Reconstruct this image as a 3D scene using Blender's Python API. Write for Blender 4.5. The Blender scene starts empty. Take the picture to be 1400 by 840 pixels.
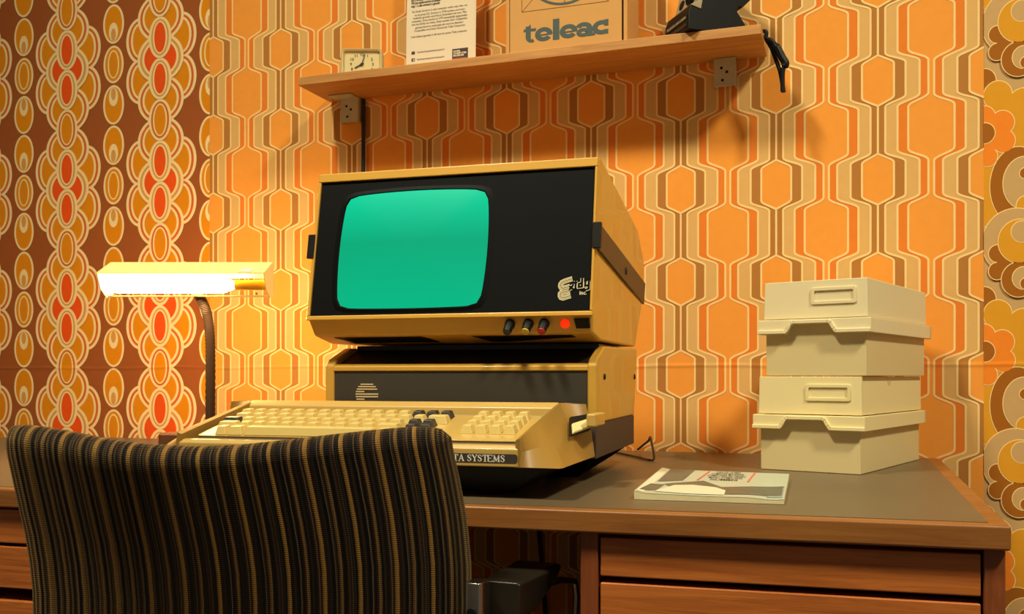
import bpy, bmesh, math, random
from mathutils import Vector, Matrix
random.seed(7)
S = bpy.context.scene
COL = S.collection

# ------------------------------------------------------------------ camera
F, TH, CX, HY, DIST, CZ = 1338., math.radians(19.2), 700., 515., 1.75, .89
FW = Vector((-math.sin(TH), math.cos(TH), 0)); RT = Vector((math.cos(TH), math.sin(TH), 0))
CAM = Vector((0, -DIST, CZ))
cam = bpy.data.cameras.new('camera'); camo = bpy.data.objects.new('camera', cam); COL.objects.link(camo)
camo.location = CAM; camo.rotation_euler = (math.pi/2, 0, TH)
cam.sensor_width = 36; cam.lens = F/1400*36; cam.shift_y = (HY-420)/1400
cam.clip_start = .02
S.camera = camo
S.view_settings.view_transform = 'Standard'
S.view_settings.look = 'None'

def ray(x, y): return FW + RT*((x-CX)/F) + Vector((0, 0, (HY-y)/F))
def onY(x, y, Y=0):                                   # point of the photo on the plane y = Y
    r = ray(x, y); return CAM + r*((Y+DIST)/r.y)
def onZ(x, y, Z):
    r = ray(x, y); return CAM + r*((Z-CZ)/r.z)
def atD(x, y, d): return CAM + ray(x, y)*d            # point of the photo at a depth

# ------------------------------------------------------------------ materials
def lin(c): 
    c = c/255.
    return c/12.92 if c <= .04045 else ((c+.055)/1.055)**2.4
def rgb(c): return (lin(c[0]), lin(c[1]), lin(c[2]), 1)
MATS = {}
def new_mat(name):
    m = bpy.data.materials.new(name); m.use_nodes = True
    nt = m.node_tree; b = nt.nodes['Principled BSDF']
    return m, nt, b
def mat(name, c, rough=.5, var=.06, scale=40, metal=0, bump=0, bscale=300, spec=.5, crease=False, coat=0):
    if name in MATS: return MATS[name]
    m, nt, b = new_mat(name); N = nt.nodes; L = nt.links
    b.inputs['Roughness'].default_value = rough; b.inputs['Metallic'].default_value = metal
    b.inputs['Specular IOR Level'].default_value = spec
    b.inputs['Coat Weight'].default_value = coat
    geo = N.new('ShaderNodeNewGeometry') if crease else None
    tc = N.new('ShaderNodeTexCoord')
    no = N.new('ShaderNodeTexNoise'); no.inputs['Scale'].default_value = scale; no.inputs['Detail'].default_value = 4
    L.new(tc.outputs['Object'], no.inputs['Vector'])
    mx = N.new('ShaderNodeMix'); mx.data_type = 'RGBA'
    L.new(no.outputs['Fac'], mx.inputs[0])
    C = rgb(c)
    mx.inputs[6].default_value = tuple(v*(1-var) for v in C[:3])+(1,)
    mx.inputs[7].default_value = tuple(min(1, v*(1+var)) for v in C[:3])+(1,)
    L.new(mx.outputs[2], b.inputs['Base Color'])
    if bump or crease:
        bp = N.new('ShaderNodeBump'); bp.inputs['Strength'].default_value = .5 if crease else (bump or .3); bp.inputs['Distance'].default_value = .001
        n2 = N.new('ShaderNodeTexNoise'); n2.inputs['Scale'].default_value = bscale; n2.inputs['Detail'].default_value = 3
        L.new(tc.outputs['Object'], n2.inputs['Vector'])
        hgt = n2.outputs['Fac']
        if crease:                                     # a horizontal ruck in the hung wallpaper
            sx = N.new('ShaderNodeSeparateXYZ'); L.new(geo.outputs['Position'], sx.inputs[0])
            n3 = N.new('ShaderNodeTexNoise'); n3.inputs['Scale'].default_value = 7
            L.new(geo.outputs['Position'], n3.inputs['Vector'])
            def mth(op, a, bb):
                q = N.new('ShaderNodeMath'); q.operation = op
                for i, v in enumerate((a, bb)):
                    if isinstance(v, (int, float)): q.inputs[i].default_value = v
                    elif v is not None: L.new(v, q.inputs[i])
                return q.outputs[0]
            dz = mth('SUBTRACT', mth('SUBTRACT', sx.outputs[2], .903), mth('MULTIPLY', n3.outputs['Fac'], .012))
            g = mth('POWER', 2.718, mth('MULTIPLY', mth('MULTIPLY', dz, dz), -90000.))
            hgt = mth('ADD', mth('MULTIPLY', n2.outputs['Fac'], .06), mth('MULTIPLY', g, 1.6))
        L.new(hgt, bp.inputs['Height']); L.new(bp.outputs[0], b.inputs['Normal'])
    MATS[name] = m; return m
def emit(name, c, s):
    m, nt, b = new_mat(name)
    b.inputs['Base Color'].default_value = rgb(c); b.inputs['Emission Color'].default_value = rgb(c); b.inputs['Emission Strength'].default_value = s
    MATS[name] = m; return m
def wood(name, c1, c2, scale=(3, 40, 40), rough=.45, bump=.15, axis_noise=1.5, knots=0):
    m, nt, b = new_mat(name); N = nt.nodes; L = nt.links
    tc = N.new('ShaderNodeTexCoord'); mp = N.new('ShaderNodeMapping'); mp.inputs['Scale'].default_value = scale
    L.new(tc.outputs['Object'], mp.inputs[0])
    n1 = N.new('ShaderNodeTexNoise'); n1.inputs['Scale'].default_value = 1.6; n1.inputs['Detail'].default_value = 8; n1.inputs['Roughness'].default_value = .68; n1.inputs['Distortion'].default_value = .6
    L.new(mp.outputs[0], n1.inputs['Vector'])
    cr = N.new('ShaderNodeValToRGB'); e = cr.color_ramp.elements
    e[0].position = .32; e[0].color = rgb(c1); e[1].position = .68; e[1].color = rgb(c2)
    L.new(n1.outputs['Fac'], cr.inputs[0])
    out = cr.outputs[0]
    n2 = N.new('ShaderNodeTexNoise'); n2.inputs['Scale'].default_value = 2.5; n2.inputs['Detail'].default_value = 3
    L.new(tc.outputs['Object'], n2.inputs['Vector'])
    mx = N.new('ShaderNodeMix'); mx.data_type = 'RGBA'; mx.blend_type = 'MULTIPLY'; mx.inputs[0].default_value = .35
    L.new(out, mx.inputs[6]); L.new(n2.outputs['Fac'], mx.inputs[7]); out = mx.outputs[2]
    L.new(out, b.inputs['Base Color']); b.inputs['Roughness'].default_value = rough
    bp = N.new('ShaderNodeBump'); bp.inputs['Strength'].default_value = bump; bp.inputs['Distance'].default_value = .001
    L.new(n1.outputs['Fac'], bp.inputs['Height']); L.new(bp.outputs[0], b.inputs['Normal'])
    MATS[name] = m; return m

# ------------------------------------------------------------------ mesh helpers
class MB:
    def __init__(s): s.v = []; s.f = []; s.m = []; s.uv = {}
    def add(s, vs, fs, mi=0):
        o = len(s.v); s.v += [tuple(v) for v in vs]
        for f in fs: s.f.append(tuple(i+o for i in f)); s.m.append(mi)
        return s
    def box(s, x0, x1, y0, y1, z0, z1, mi=0):
        return s.hexa([(x0,y0,z0),(x1,y0,z0),(x1,y1,z0),(x0,y1,z0),(x0,y0,z1),(x1,y0,z1),(x1,y1,z1),(x0,y1,z1)], mi)
    def hexa(s, p, mi=0):
        return s.add(p, [(3,2,1,0),(4,5,6,7),(0,1,5,4),(1,2,6,5),(2,3,7,6),(3,0,4,7)], mi)
    def poly(s, pts, mi=0): return s.add(pts, [tuple(range(len(pts)))], mi)
    def prism(s, a, b, mi=0):                          # two matching rings a, b
        n = len(a)
        return s.add(list(a)+list(b), [tuple(range(n))[::-1], tuple(range(n, 2*n))]+[(i, (i+1) % n, (i+1) % n+n, i+n) for i in range(n)], mi)
    def loft(s, rings, mi=0, caps=True, close=True):
        n = len(rings[0]); vs = [p for r in rings for p in r]; fs = []
        for k in range(len(rings)-1):
            for i in range(n if close else n-1):
                j = (i+1) % n; fs.append((k*n+i, k*n+j, (k+1)*n+j, (k+1)*n+i))
        if caps: fs += [tuple(range(n))[::-1], tuple(range((len(rings)-1)*n, len(rings)*n))]
        return s.add(vs, fs, mi)
    def tube(s, pts, r, n=10, mi=0, flat=None):
        pts = [Vector(p) for p in pts]; rings = []; up = None
        for i, p in enumerate(pts):
            t = (pts[min(i+1, len(pts)-1)]-pts[max(i-1, 0)]).normalized()
            if up is None: up = Vector((0, 0, 1)) if abs(t.z) < .9 else Vector((1, 0, 0))
            a = t.cross(up).normalized(); b = a.cross(t).normalized(); up = b
            rr = r[i] if isinstance(r, (list, tuple)) else r
            rings.append([p + a*math.cos(2*math.pi*k/n)*rr + b*math.sin(2*math.pi*k/n)*rr*(flat or 1) for k in range(n)])
        return s.loft(rings, mi)
    def lathe(s, prof, c, ax, n=20, mi=0):             # prof: (radius, height along ax)
        ax = Vector(ax).normalized(); a = ax.orthogonal().normalized(); b = ax.cross(a); c = Vector(c)
        return s.loft([[c + ax*h + (a*math.cos(2*math.pi*k/n)+b*math.sin(2*math.pi*k/n))*r for k in range(n)] for r, h in prof], mi)
    def build(s, name, mats, parent=None, bevel=0, seg=2, smooth=False, label=None, angle=None, kind=None):
        me = bpy.data.meshes.new(name); me.from_pydata(s.v, [], s.f)
        for m in (mats if isinstance(mats, (list, tuple)) else [mats]): me.materials.append(m)
        me.polygons.foreach_set('material_index', s.m)
        bm = bmesh.new(); bm.from_mesh(me)
        if smooth or bevel: bmesh.ops.recalc_face_normals(bm, faces=bm.faces)
        bm.to_mesh(me); bm.free()
        o = bpy.data.objects.new(name, me); COL.objects.link(o)
        if parent: o.parent = parent
        if bevel:
            md = o.modifiers.new('bevel', 'BEVEL'); md.width = bevel; md.segments = seg; md.limit_method = 'ANGLE'; md.angle_limit = math.radians(28); md.harden_normals = True
        if smooth or bevel: me.polygons.foreach_set('use_smooth', [True]*len(me.polygons))
        if smooth and not bevel: me.set_sharp_from_angle(angle=math.radians(angle or 40))
        if label: o['label'] = label
        if kind: o['kind'] = kind
        return o
def thing(name, label, cat, loc=(0, 0, 0), rz=0, group=None):
    o = bpy.data.objects.new(name, None); COL.objects.link(o); o.empty_display_size = .05
    o.location = loc; o.rotation_euler = (0, 0, rz); o['label'] = label; o['category'] = cat
    if group: o['group'] = group
    return o
def tag(o, label, cat, group=None):
    o['label'] = label; o['category'] = cat
    if group: o['group'] = group
    return o
def ell(cx, cy, rx, ry, n=40): return [(cx+rx*math.cos(2*math.pi*i/n), cy+ry*math.sin(2*math.pi*i/n)) for i in range(n)]
def rrect(x0, x1, y0, y1, r, n=6):
    o = []
    for cx, cy, a in ((x1-r, y1-r, 0), (x0+r, y1-r, 90), (x0+r, y0+r, 180), (x1-r, y0+r, 270)):
        for i in range(n+1):
            t = math.radians(a+90*i/n); o.append((cx+r*math.cos(t), cy+r*math.sin(t)))
    return o
def clip(poly, xmin=None, xmax=None):
    for lim, sg in ((xmin, 1), (xmax, -1)):
        if lim is None: continue
        out = []
        for i in range(len(poly)):
            p, q = poly[i], poly[(i+1) % len(poly)]
            a, b = sg*(p[0]-lim) >= 0, sg*(q[0]-lim) >= 0
            if a: out.append(p)
            if a != b:
                t = (lim-p[0])/(q[0]-p[0]); out.append((lim, p[1]+t*(q[1]-p[1])))
        poly = out
        if not poly: return []
    return poly
def stroke(pts, w, closed=False):                     # 2D polyline -> list of quads / caps
    pts = [Vector(p) for p in pts]; n = len(pts); L = []; R = []
    for i in range(n):
        a = pts[i-1] if (i > 0 or closed) else None; c = pts[(i+1) % n] if (i < n-1 or closed) else None
        d1 = (pts[i]-a).normalized() if a is not None else None; d2 = (c-pts[i]).normalized() if c is not None else None
        if d1 is None: d1 = d2
        if d2 is None: d2 = d1
        nn = Vector((-(d1.y+d2.y), d1.x+d2.x)); nn = nn.normalized() if nn.length > 1e-9 else Vector((-d1.y, d1.x))
        k = min(1.6, 1/max(.3, nn.dot(Vector((-d1.y, d1.x)))))
        L.append(pts[i]+nn*w/2*k); R.append(pts[i]-nn*w/2*k)
    return [[L[i], R[i], R[(i+1) % n], L[(i+1) % n]] for i in range(n if closed else n-1)]
def text_mesh(mb, body, size, M, mi=0, align='LEFT', bold=0, sx=1, shear=0):
    cu = bpy.data.curves.new('t', 'FONT'); cu.body = body; cu.size = size; cu.align_x = align; cu.offset = bold; cu.shear = shear; cu.resolution_u = 2
    o = bpy.data.objects.new('t', cu); COL.objects.link(o)
    dg = bpy.context.evaluated_depsgraph_get(); me = bpy.data.meshes.new_from_object(o.evaluated_get(dg))
    mb.add([M @ Vector((v.co.x*sx, v.co.y, v.co.z)) for v in me.vertices], [tuple(p.vertices) for p in me.polygons], mi)
    bpy.data.objects.remove(o); bpy.data.curves.remove(cu); bpy.data.meshes.remove(me)
def frame_mat(o, ex, ey):                              # 2D -> 3D: origin, x axis, y axis
    ex = Vector(ex).normalized(); ey = Vector(ey).normalized(); ez = ex.cross(ey)
    return Matrix(((ex.x, ey.x, ez.x, o[0]), (ex.y, ey.y, ez.y, o[1]), (ex.z, ey.z, ez.z, o[2]), (0, 0, 0, 1)))

# ================================================================== THE WALL
WP = dict(
  hexo=mat('paper_orange', (246, 158, 62), .8, .05, 60, bump=.12, bscale=900, crease=True, spec=.15),
  hexd=mat('paper_deep_orange', (236, 130, 44), .8, .05, 60, bump=.12, bscale=900, crease=True, spec=.15),
  tan=mat('paper_tan', (226, 176, 104), .8, .05, 60, bump=.12, bscale=900, crease=True, spec=.15),
  brn=mat('paper_brown', (184, 122, 56), .8, .05, 60, bump=.12, bscale=900, crease=True, spec=.15),
  line=mat('paper_cream_line', (255, 212, 140), .8, .03, 60, crease=True, spec=.15),
  choc=mat('paper_chocolate', (164, 88, 40), .8, .06, 60, bump=.12, bscale=900, crease=True, spec=.15),
  crm=mat('paper_cream', (255, 222, 160), .8, .03, 60, crease=True, spec=.15),
  ochre=mat('paper_ochre', (232, 142, 14), .8, .05, 60, crease=True, spec=.15),
  red=mat('paper_red', (244, 88, 20), .8, .05, 60, crease=True, spec=.15),
  rust=mat('paper_rust', (218, 106, 44), .8, .05, 60, crease=True, spec=.15),
  caramel=mat('paper_caramel', (224, 160, 84), .8, .05, 60, crease=True, spec=.15),
  taupe=mat('paper_taupe', (206, 164, 106), .8, .05, 60, crease=True, spec=.15),
  gold=mat('paper_gold', (226, 156, 38), .8, .05, 60, crease=True, spec=.15),
  umber=mat('paper_umber', (166, 98, 26), .8, .05, 60, crease=True, spec=.15),
  tang=mat('paper_tangerine', (246, 138, 40), .8, .05, 60, crease=True, spec=.15),
  plain=mat('wall_plaster', (205, 180, 140), .9, .05, 20))
WK = list(WP); WI = {k: i for i, k in enumerate(WK)}
XL, XR, XA, XB, ZT = -1.288, .2005, -2.6, 1.0, 2.4
wall = MB()
wall.box(XA, XB, .0, .12, 0, ZT, WI['plain'])
EPS = .00018
SUB = {}
def paper(poly, layer, key, xmin, xmax, sub=0):
    p = clip([(q[0], q[1]) for q in poly], xmin, xmax)
    p = [(x, max(.0, min(ZT, z))) for x, z in p]
    if len(p) > 2:
        c = []
        for q in p:
            if not c or (abs(q[0]-c[-1][0])+abs(q[1]-c[-1][1])) > 1e-6: c.append(q)
        a = sum(c[i][0]*c[(i+1) % len(c)][1]-c[(i+1) % len(c)][0]*c[i][1] for i in range(len(c)))
        if abs(a) < 1e-9: return
        if a < 0: c = c[::-1]
        wall.poly([(x, -EPS*(layer+1)-sub, z) for x, z in c], WI[key])
# --- lantern paper in the middle
W_, H_ = .1648, .1652
LANT = {'A': (.152, 0, .163, .258, 1), 'B': (.262, .0705, .165, .276, 0), 'C': (.392, .186, .163, .283, 0), 'D': (.474, .287, .163, .290, 0)}
def curve_u(k, v):                                      # half width of a lantern outline at height v (in repeats)
    ui, uo, v0, v1, pt = LANT[k]
    v = abs((v+.5) % 1-.5); t = (v-v0)/(v1-v0)
    if t <= 0: return ui
    if t >= 1: return uo
    r = .38                                             # rounded at both ends, straight between
    if pt:
        s = t*t/(2*r) if t < r else t-r/2
        s /= (1-r/2)
    else:
        s = (t*t/(2*r) if t < r else (t-r/2 if t < 1-r else (1-r)-(1-t)**2/(2*r)))/(1-r)
    return ui+(uo-ui)*s
VS = []
for j in range(-9, 7):
    VS += [j+q for q in (-.5, -.40, -.31, -.295, -.28, -.27, -.262, -.2585, -.25, -.24, -.225, -.21, -.195, -.18, -.168, -.155, -.14, 0, .14, .155, .168, .18, .195, .21, .225, .24, .25, .2585, .262, .27, .28, .295, .31, .40)]
VS.append(6.5)
Z0 = 1.349+.2565*H_                                     # centre of a small lantern
paper([(XL, 0), (XR, 0), (XR, ZT), (XL, ZT)], 0, 'hexo', XL, XR)
for n in range(-6, 6):
    xc = -.4548+W_*n
    if xc > XR+.09 or xc < XL-.09: continue
    zc = Z0-.012*(xc+.45)
    for li, (k, key) in enumerate((('D', 'hexd'), ('C', 'tan'), ('B', 'brn'), ('A', 'hexo'))):
        us = [curve_u(k, v) for v in VS]
        for i in range(len(VS)-1):
            u0, u1 = us[i]*W_, us[i+1]*W_; z0, z1 = zc+VS[i]*H_, zc+VS[i+1]*H_
            if z1 < 0 or z0 > ZT or (u0 == 0 and u1 == 0): continue
            q = [(xc-u0, z0), (xc+u0, z0), (xc+u1, z1), (xc-u1, z1)]
            paper(q, li+1, key, XL, XR)
        for sg in (-1, 1):
            pts = [(xc+sg*u*W_, zc+v*H_) for u, v in zip(us, VS) if -.05 < zc+v*H_ < ZT+.05]
            if k == 'A' and sg == 1: pass
            for q in stroke(pts, .0034): paper(q, (li+2.3 if k != 'A' else 6)+(.35 if sg > 0 else 0), 'line', XL, XR)
# --- flower-chain paper on the left
def ring(cx, cz, rx, rz, layer, spec):                  # spec: (inset, colour) from the outside in
    for i, (ins, key) in enumerate(spec):
        paper(ell(cx, cz, rx-ins, rz-ins*.86, 44), layer+i, key, XA, XL)
paper([(XA, 0), (XL, 0), (XL, ZT), (XA, ZT)], 0, 'choc', XA, XL)
P3 = .2676
for kx in range(-5, 3):
    xc = -1.667+.2534*kx
    for kz in range(-5, 7):
        zc = 1.0435+P3*kz
        side = ((0, 'crm'), (.0070, 'rust'), (.0128, 'crm'), (.0185, 'ochre'))
        for sg in (-1, 1):
            for dz in (-.0446, .0446): ring(xc+sg*.0535, zc+dz, .0385, .050, 1+(.4 if dz > 0 else 0), side)
        for dz in (-.0892, .0892): ring(xc, zc+dz, .0604, .053, 6+(.4 if dz > 0 else 0), side)
        ring(xc, zc, .0604, .053, 11, ((0, 'crm'), (.0070, 'caramel'), (.0128, 'crm'), (.0185, 'red')))
        for dz in (-.0446, .0446): ring(xc, zc+dz, .0298, .0452, 16, ((0, 'crm'), (.0068, 'caramel'), (.0108, 'crm'), (.0150, 'red')))
        ring(xc, zc+.1338, .0298, .0452, 16, ((0, 'crm'), (.0064, 'rust'), (.0112, 'crm'), (.0150, 'ochre')))
        xd = xc+.127
        ring(xd, zc, .0275, .0415, 1, ((0, 'crm'), (.0054, 'ochre'), (.0118, 'crm'), (.0156, 'ochre')))
        for sg in (-1, 1):
            cz = zc-sg*.0892
            ring(xd, cz, .0285, .0435, 1, ((0, 'crm'), (.0054, 'ochre')))
            paper(ell(xd, cz+sg*.0175, .0125, .0205, 32), 3, 'crm', XA, XL)
            paper(ell(xd, cz+sg*.0235, .0065, .0135, 28), 4, 'caramel', XA, XL)
# --- swirl paper on the right, traced over one repeat of 300 px
def pw(x, y): p = onY(x, y); return (p.x, p.z)
SP = onY(1372, 100).z-onY(1372, 400).z
PPX = (pw(1372, 330)[0]-pw(1371, 330)[0]); PPZ = SP/300
paper([(XR, 0), (XB, 0), (XB, ZT), (XR, ZT)], 0, 'taupe', XR, XB)
def blob(c, r, layer, key, kz, dx, ry=None, n=34, out=1.3):
    x, z = pw(*c); x += dx; z += SP*kz
    rx = r*PPX; rz = (ry or r)*PPZ
    paper(ell(x, z, rx+out*PPX/2, rz+out*PPZ/2, n), layer, 'line', XR, XB)
    paper(ell(x, z, rx-out*PPX/2, rz-out*PPZ/2, n), layer+1, key, XR, XB)
def blobs(cs, layer, key, kz, dx):                      # merged outline of several discs
    for i in (0, 1):
        for ci, c in enumerate(cs):
            x, z = pw(c[0], c[1]); x += dx; z += SP*kz; rx, rz = c[2]*PPX, (c[3] if len(c) > 3 else c[2])*PPZ
            o = .65 if i == 0 else -.65
            paper(ell(x, z, rx+o*PPX, rz+o*PPZ, 34), layer+i, 'line' if i == 0 else key, XR, XB, (ci+(.5 if kz % 2 else 0))*2e-5+(dx*3e-5))
for kz in range(-4, 5):
    for dx in (0, .26, .52):
        blobs([(1345, 409, 17)], 1, 'umber', kz, dx)
        blobs([(1364, 430, 20), (1399, 443, 21), (1378, 470, 38, 42), (1358, 480, 30, 30), (1420, 475, 30)], 3, 'gold', kz, dx)
        blobs([(1362, 560, 34, 56)], 3, 'gold', kz, dx)
        blobs([(1345, 459, 16), (1370, 468, 17), (1372, 493, 16), (1350, 513, 14), (1345, 481, 28), (1325, 468, 17), (1322, 493, 17)], 6, 'tang', kz, dx)
        blobs([(1346, 481, 14.5)], 9, 'umber', kz, dx)
        blobs([(1391, 555, 38, 53)], 6, 'umber', kz, dx)
        blobs([(1400, 552, 29, 36)], 8, 'taupe', kz, dx)
        blobs([(1401, 539, 7.5)], 10, 'umber', kz, dx)
        blobs([(1402, 583, 13)], 10, 'gold', kz, dx)
        blobs([(1388, 331, 46)], 12, 'taupe', kz, dx)
        blobs([(1363, 347, 12), (1363, 371, 12), (1374, 359, 12)], 14, 'umber', kz, dx)
        blobs([(1394, 330, 30)], 16, 'gold', kz, dx)
        blobs([(1396.5, 317, 14.5)], 18, 'taupe', kz, dx)
        blobs([(1392.5, 382.5, 24)], 16, 'umber', kz, dx)
        blobs([(1399, 380.5, 15.5)], 18, 'taupe', kz, dx)
        blobs([(1402, 388, 8)], 20, 'umber', kz, dx)
wo = wall.build('wall_back', [WP[k] for k in WK], kind='structure')
wo['label'] = 'back wall hung with three retro papers: orange lanterns between flower chains and swirls'

fl = MB(); fl.box(XA, XB, -4.2, .12, -.08, 0)
fl.build('floor', mat('floor_linoleum', (96, 74, 56), .55, .15, 9, bump=.1, bscale=60), kind='structure')

# ================================================================== DESK
W_desk = wood('desk_wood', (168, 86, 30), (222, 128, 54), (3, 34, 80), .42, .25)
W_edge = wood('desk_edge_wood', (142, 84, 34), (174, 112, 50), (4, 30, 70), .4, .12)
W_dark = wood('desk_post_wood', (120, 58, 24), (160, 84, 36), (60, 60, 5), .45, .2)
LINO = mat('desk_linoleum', (102, 86, 62), .38, .14, 7, bump=.12, bscale=220, spec=.5)
DZ = .757
def fy(x): return -.784+.0654*(x-.133)                 # the front edge of the desk in plan
desk = thing('desk', 'brown wooden writing desk with dark linoleum top and drawer pedestals', 'desk', (-.3, -.42, 0))
def dk(p): return (p[0]+.3, p[1]+.42, p[2])            # world -> desk
def plan(mb, x0, x1, o0, y1, z0, z1, mi=0, o1=None):   # a board whose front follows the desk edge
    ya, yb = fy(x0)+o0, fy(x1)+o0
    ca = y1 if o1 is None else fy(x0)+o1; cb = y1 if o1 is None else fy(x1)+o1
    mb.hexa([dk(p) for p in ((x0, ya, z0), (x1, yb, z0), (x1, cb, z0), (x0, ca, z0), (x0, ya, z1), (x1, yb, z1), (x1, cb, z1), (x0, ca, z1))], mi)
m = MB(); plan(m, -1.75, .133, 0, -.022, DZ-.0225, DZ)
m.build('desktop', W_edge, desk, bevel=.0025)
m = MB(); m.hexa([dk(p) for p in ((-1.735, fy(-1.735)+.016, DZ-.002), (.116, fy(.116)+.016, DZ-.002), (.114, -.036, DZ-.002), (-1.735, -.036, DZ-.002),
                                  (-1.735, fy(-1.735)+.016, DZ+.0006), (.116, fy(.116)+.016, DZ+.0006), (.114, -.036, DZ+.0006), (-1.735, -.036, DZ+.0006))])
m.build('desktop_inlay', LINO, desk, label='dark grey-brown linoleum writing surface')
def px_x(x, off):                                       # desk-front coordinate seen at photo column x
    r = ray(x, 700); lo, hi = -3, 3
    t = (fy(0)+off+DIST)/(r.y-.0654*r.x); return r.x*t
def pz(x, y, off): r = ray(x, y); t = (fy(0)+off+DIST)/(r.y-.0654*r.x); return CZ+r.z*t
ZB = DZ-.0225
xa, xb, xc_, xd_ = px_x(793, .010), px_x(817, .010), px_x(1345, .010), px_x(1375, .010)
ped = MB()
plan(ped, xa, xb, .010, 0, .02, ZB, 0, .05); plan(ped, xc_, xd_, .010, 0, .02, ZB, 0, .05)
ped.build('front_post', W_dark, desk, bevel=.0015)
ped = MB()
plan(ped, xa+.002, xa+.018, .05, -.05, .02, ZB); plan(ped, xd_-.018, xd_-.002, .05, -.05, .02, ZB); plan(ped, xa+.002, xd_-.002, .05, -.05, .0, .05)
ped.hexa([dk(p) for p in ((xa+.002, -.05, .0), (xd_-.002, -.05, .0), (xd_-.002, -.034, 0), (xa+.002, -.034, 0), (xa+.002, -.05, ZB), (xd_-.002, -.05, ZB), (xd_-.002, -.034, ZB), (xa+.002, -.034, ZB))])
plan(ped, xb-.002, xc_+.002, .03, -.05, ZB-.012, ZB-.0005)
ped.build('pedestal', W_dark, desk)
zl = [pz(830, y, .014) for y in (735, 788, 797)]
for z1, z0 in ((zl[0], zl[1]), (zl[2], zl[2]-.14), (zl[2]-.148, zl[2]-.30), (zl[2]-.308, .06)):
    d = MB(); plan(d, xb+.002, xc_-.002, .012, 0, z0, z1, 0, .034)
    plan(d, xb+.012, xc_-.012, .034, -.12, z0+.006, z1-.006)
    d.build('drawer', W_desk, desk, bevel=.0015)
# left pedestal
la, lb = -1.70, -.885
ped = MB()
plan(ped, la, la+.018, .02, -.05, .0, ZB); plan(ped, lb-.018, lb, .02, -.05, .0, ZB); plan(ped, la+.018, lb-.018, .03, -.05, .0, .05)
plan(ped, la+.018, lb-.018, .06, -.05, ZB-.012, ZB-.0005)
ped.build('pedestal', W_dark, desk)
zl = [pz(25, y, .012) for y in (697, 743.5, 748, 805, 822)]
for z1, z0 in ((zl[0], zl[1]), (zl[2], zl[3]), (zl[4], zl[4]-.1), (zl[4]-.11, zl[4]-.3), (zl[4]-.31, .06)):
    d = MB(); plan(d, la+.02, lb-.02, .010, 0, z0, z1, 0, .03)
    plan(d, la+.03, lb-.03, .03, -.12, z0+.005, z1-.005)
    d.build('drawer', W_desk, desk, bevel=.0015)

# ================================================================== COMPUTER (local frame turned 3 degrees)
OC = (-.33, -.76, DZ+.0006); RA = math.radians(3)
CREAM_SHADED = mat('abs_cream_shaded', (152, 114, 46), .42, .05, 25, bump=.05, bscale=1500, coat=.1)  # same plastic as the case, shade on the cheeks put into its colour
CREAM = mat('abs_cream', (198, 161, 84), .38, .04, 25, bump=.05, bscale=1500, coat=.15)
CREAML = mat('abs_cream_keys', (216, 188, 110), .42, .04, 25, bump=.04, bscale=1500)
MUST = mat('monitor_mustard_shell', (214, 160, 58), .34, .05, 14, bump=.06, bscale=1200, coat=.2)
MUSTC = mat('base_mustard_shell', (206, 158, 62), .36, .05, 14, bump=.06, bscale=1200, coat=.2)
BLACK = mat('black_plastic', (14, 13, 11), .5, .1, 40, spec=.25)
BLACKP = mat('black_panel', (7, 7, 6), .6, .3, 12, bump=.05, bscale=80, spec=.12)
DGREY = mat('dark_panel', (58, 52, 42), .55, .08, 30, bump=.1, bscale=900)
BROWNP = mat('brown_panel', (74, 56, 42), .6, .06, 30, bump=.1, bscale=700)
GREYI = mat('deck_grey', (150, 138, 114), .5, .06, 40)
WHITE = mat('print_white', (232, 226, 206), .6, .02, 40)
kb = thing('keyboard_computer', 'cream keyboard computer with black underside in front of the monitor', 'computer', OC, RA)
def mir(x): return -.4350-x                             # mirror about the keyboard middle
XCN = -.2175
# lower black tub
tub = MB()
tub.prism([(-.462, .015, .036), (.027, .015, .036), (.03, .176, .036), (-.465, .176, .036)],
          [(-.410, .03, .004), (-.022, .03, .004), (-.012, .16, .012), (-.42, .16, .012)])
for x in (-.39, -.05):
    for y in (.05, .14): tub.lathe([(.009, 0), (.009, .012)], (x, y, .0), (0, 0, 1), 12)
tub.build('under_tub', BLACK, kb, bevel=.004, label='black tapered underside')
# cream case: end cheeks, front lip, back bar, floor
case = MB()
A_, Ab, C_, D_, E_, B_ = [Vector(p) for p in ((-.006, 0, .066), (-.006, 0, .035), (.040, 0, .035), (.030, .173, .0985), (.040, .178, .034), (-.001, .173, .100))]
def rail(P, T, t):
    for a, b, t0, t1 in zip(P, P[1:], T, T[1:]):
        if t <= t1: return a.lerp(b, (t-t0)/(t1-t0))
    return P[-1].copy()
def cheek(f):
    rings = []
    for i in range(25):
        t = i/24; bo = rail([Ab, C_, E_], [0, .36, 1], t); to = rail([A_, B_, D_], [0, .80, 1], t)
        ti = rail([A_+Vector((-.005, .002, -.002)), B_+Vector((-.005, 0, -.001))], [0, .8], min(t, .8)); ti.y = min(ti.y, .172)
        bi = Vector((-.011, min(bo.y+.001, .17), .0345))
        rings.append([f(p) for p in (bi, bo, bo.lerp(to, .5)+Vector((.0012, -.0006, .0005)), to, ti)])
    case.loft(rings)
x0, x1 = mir(-.008), -.008
cheek(lambda p: p); case.build('side_cheek', CREAM_SHADED, kb, bevel=.0045, seg=3)
case = MB(); cheek(lambda p: (mir(p[0]), p[1], p[2])); case.build('side_cheek', CREAM_SHADED, kb, bevel=.0045, seg=3)
lip = MB()
lip.prism([(x0, .000, .035), (x0, .000, .054), (x0, .004, .058), (x0, .012, .0585), (x0, .016, .053), (x0, .016, .035)],
          [(x1, .000, .035), (x1, .000, .054), (x1, .004, .058), (x1, .012, .0585), (x1, .016, .053), (x1, .016, .035)])
lip.build('front_lip', CREAM, kb, bevel=.0012)
bar = MB()
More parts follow.
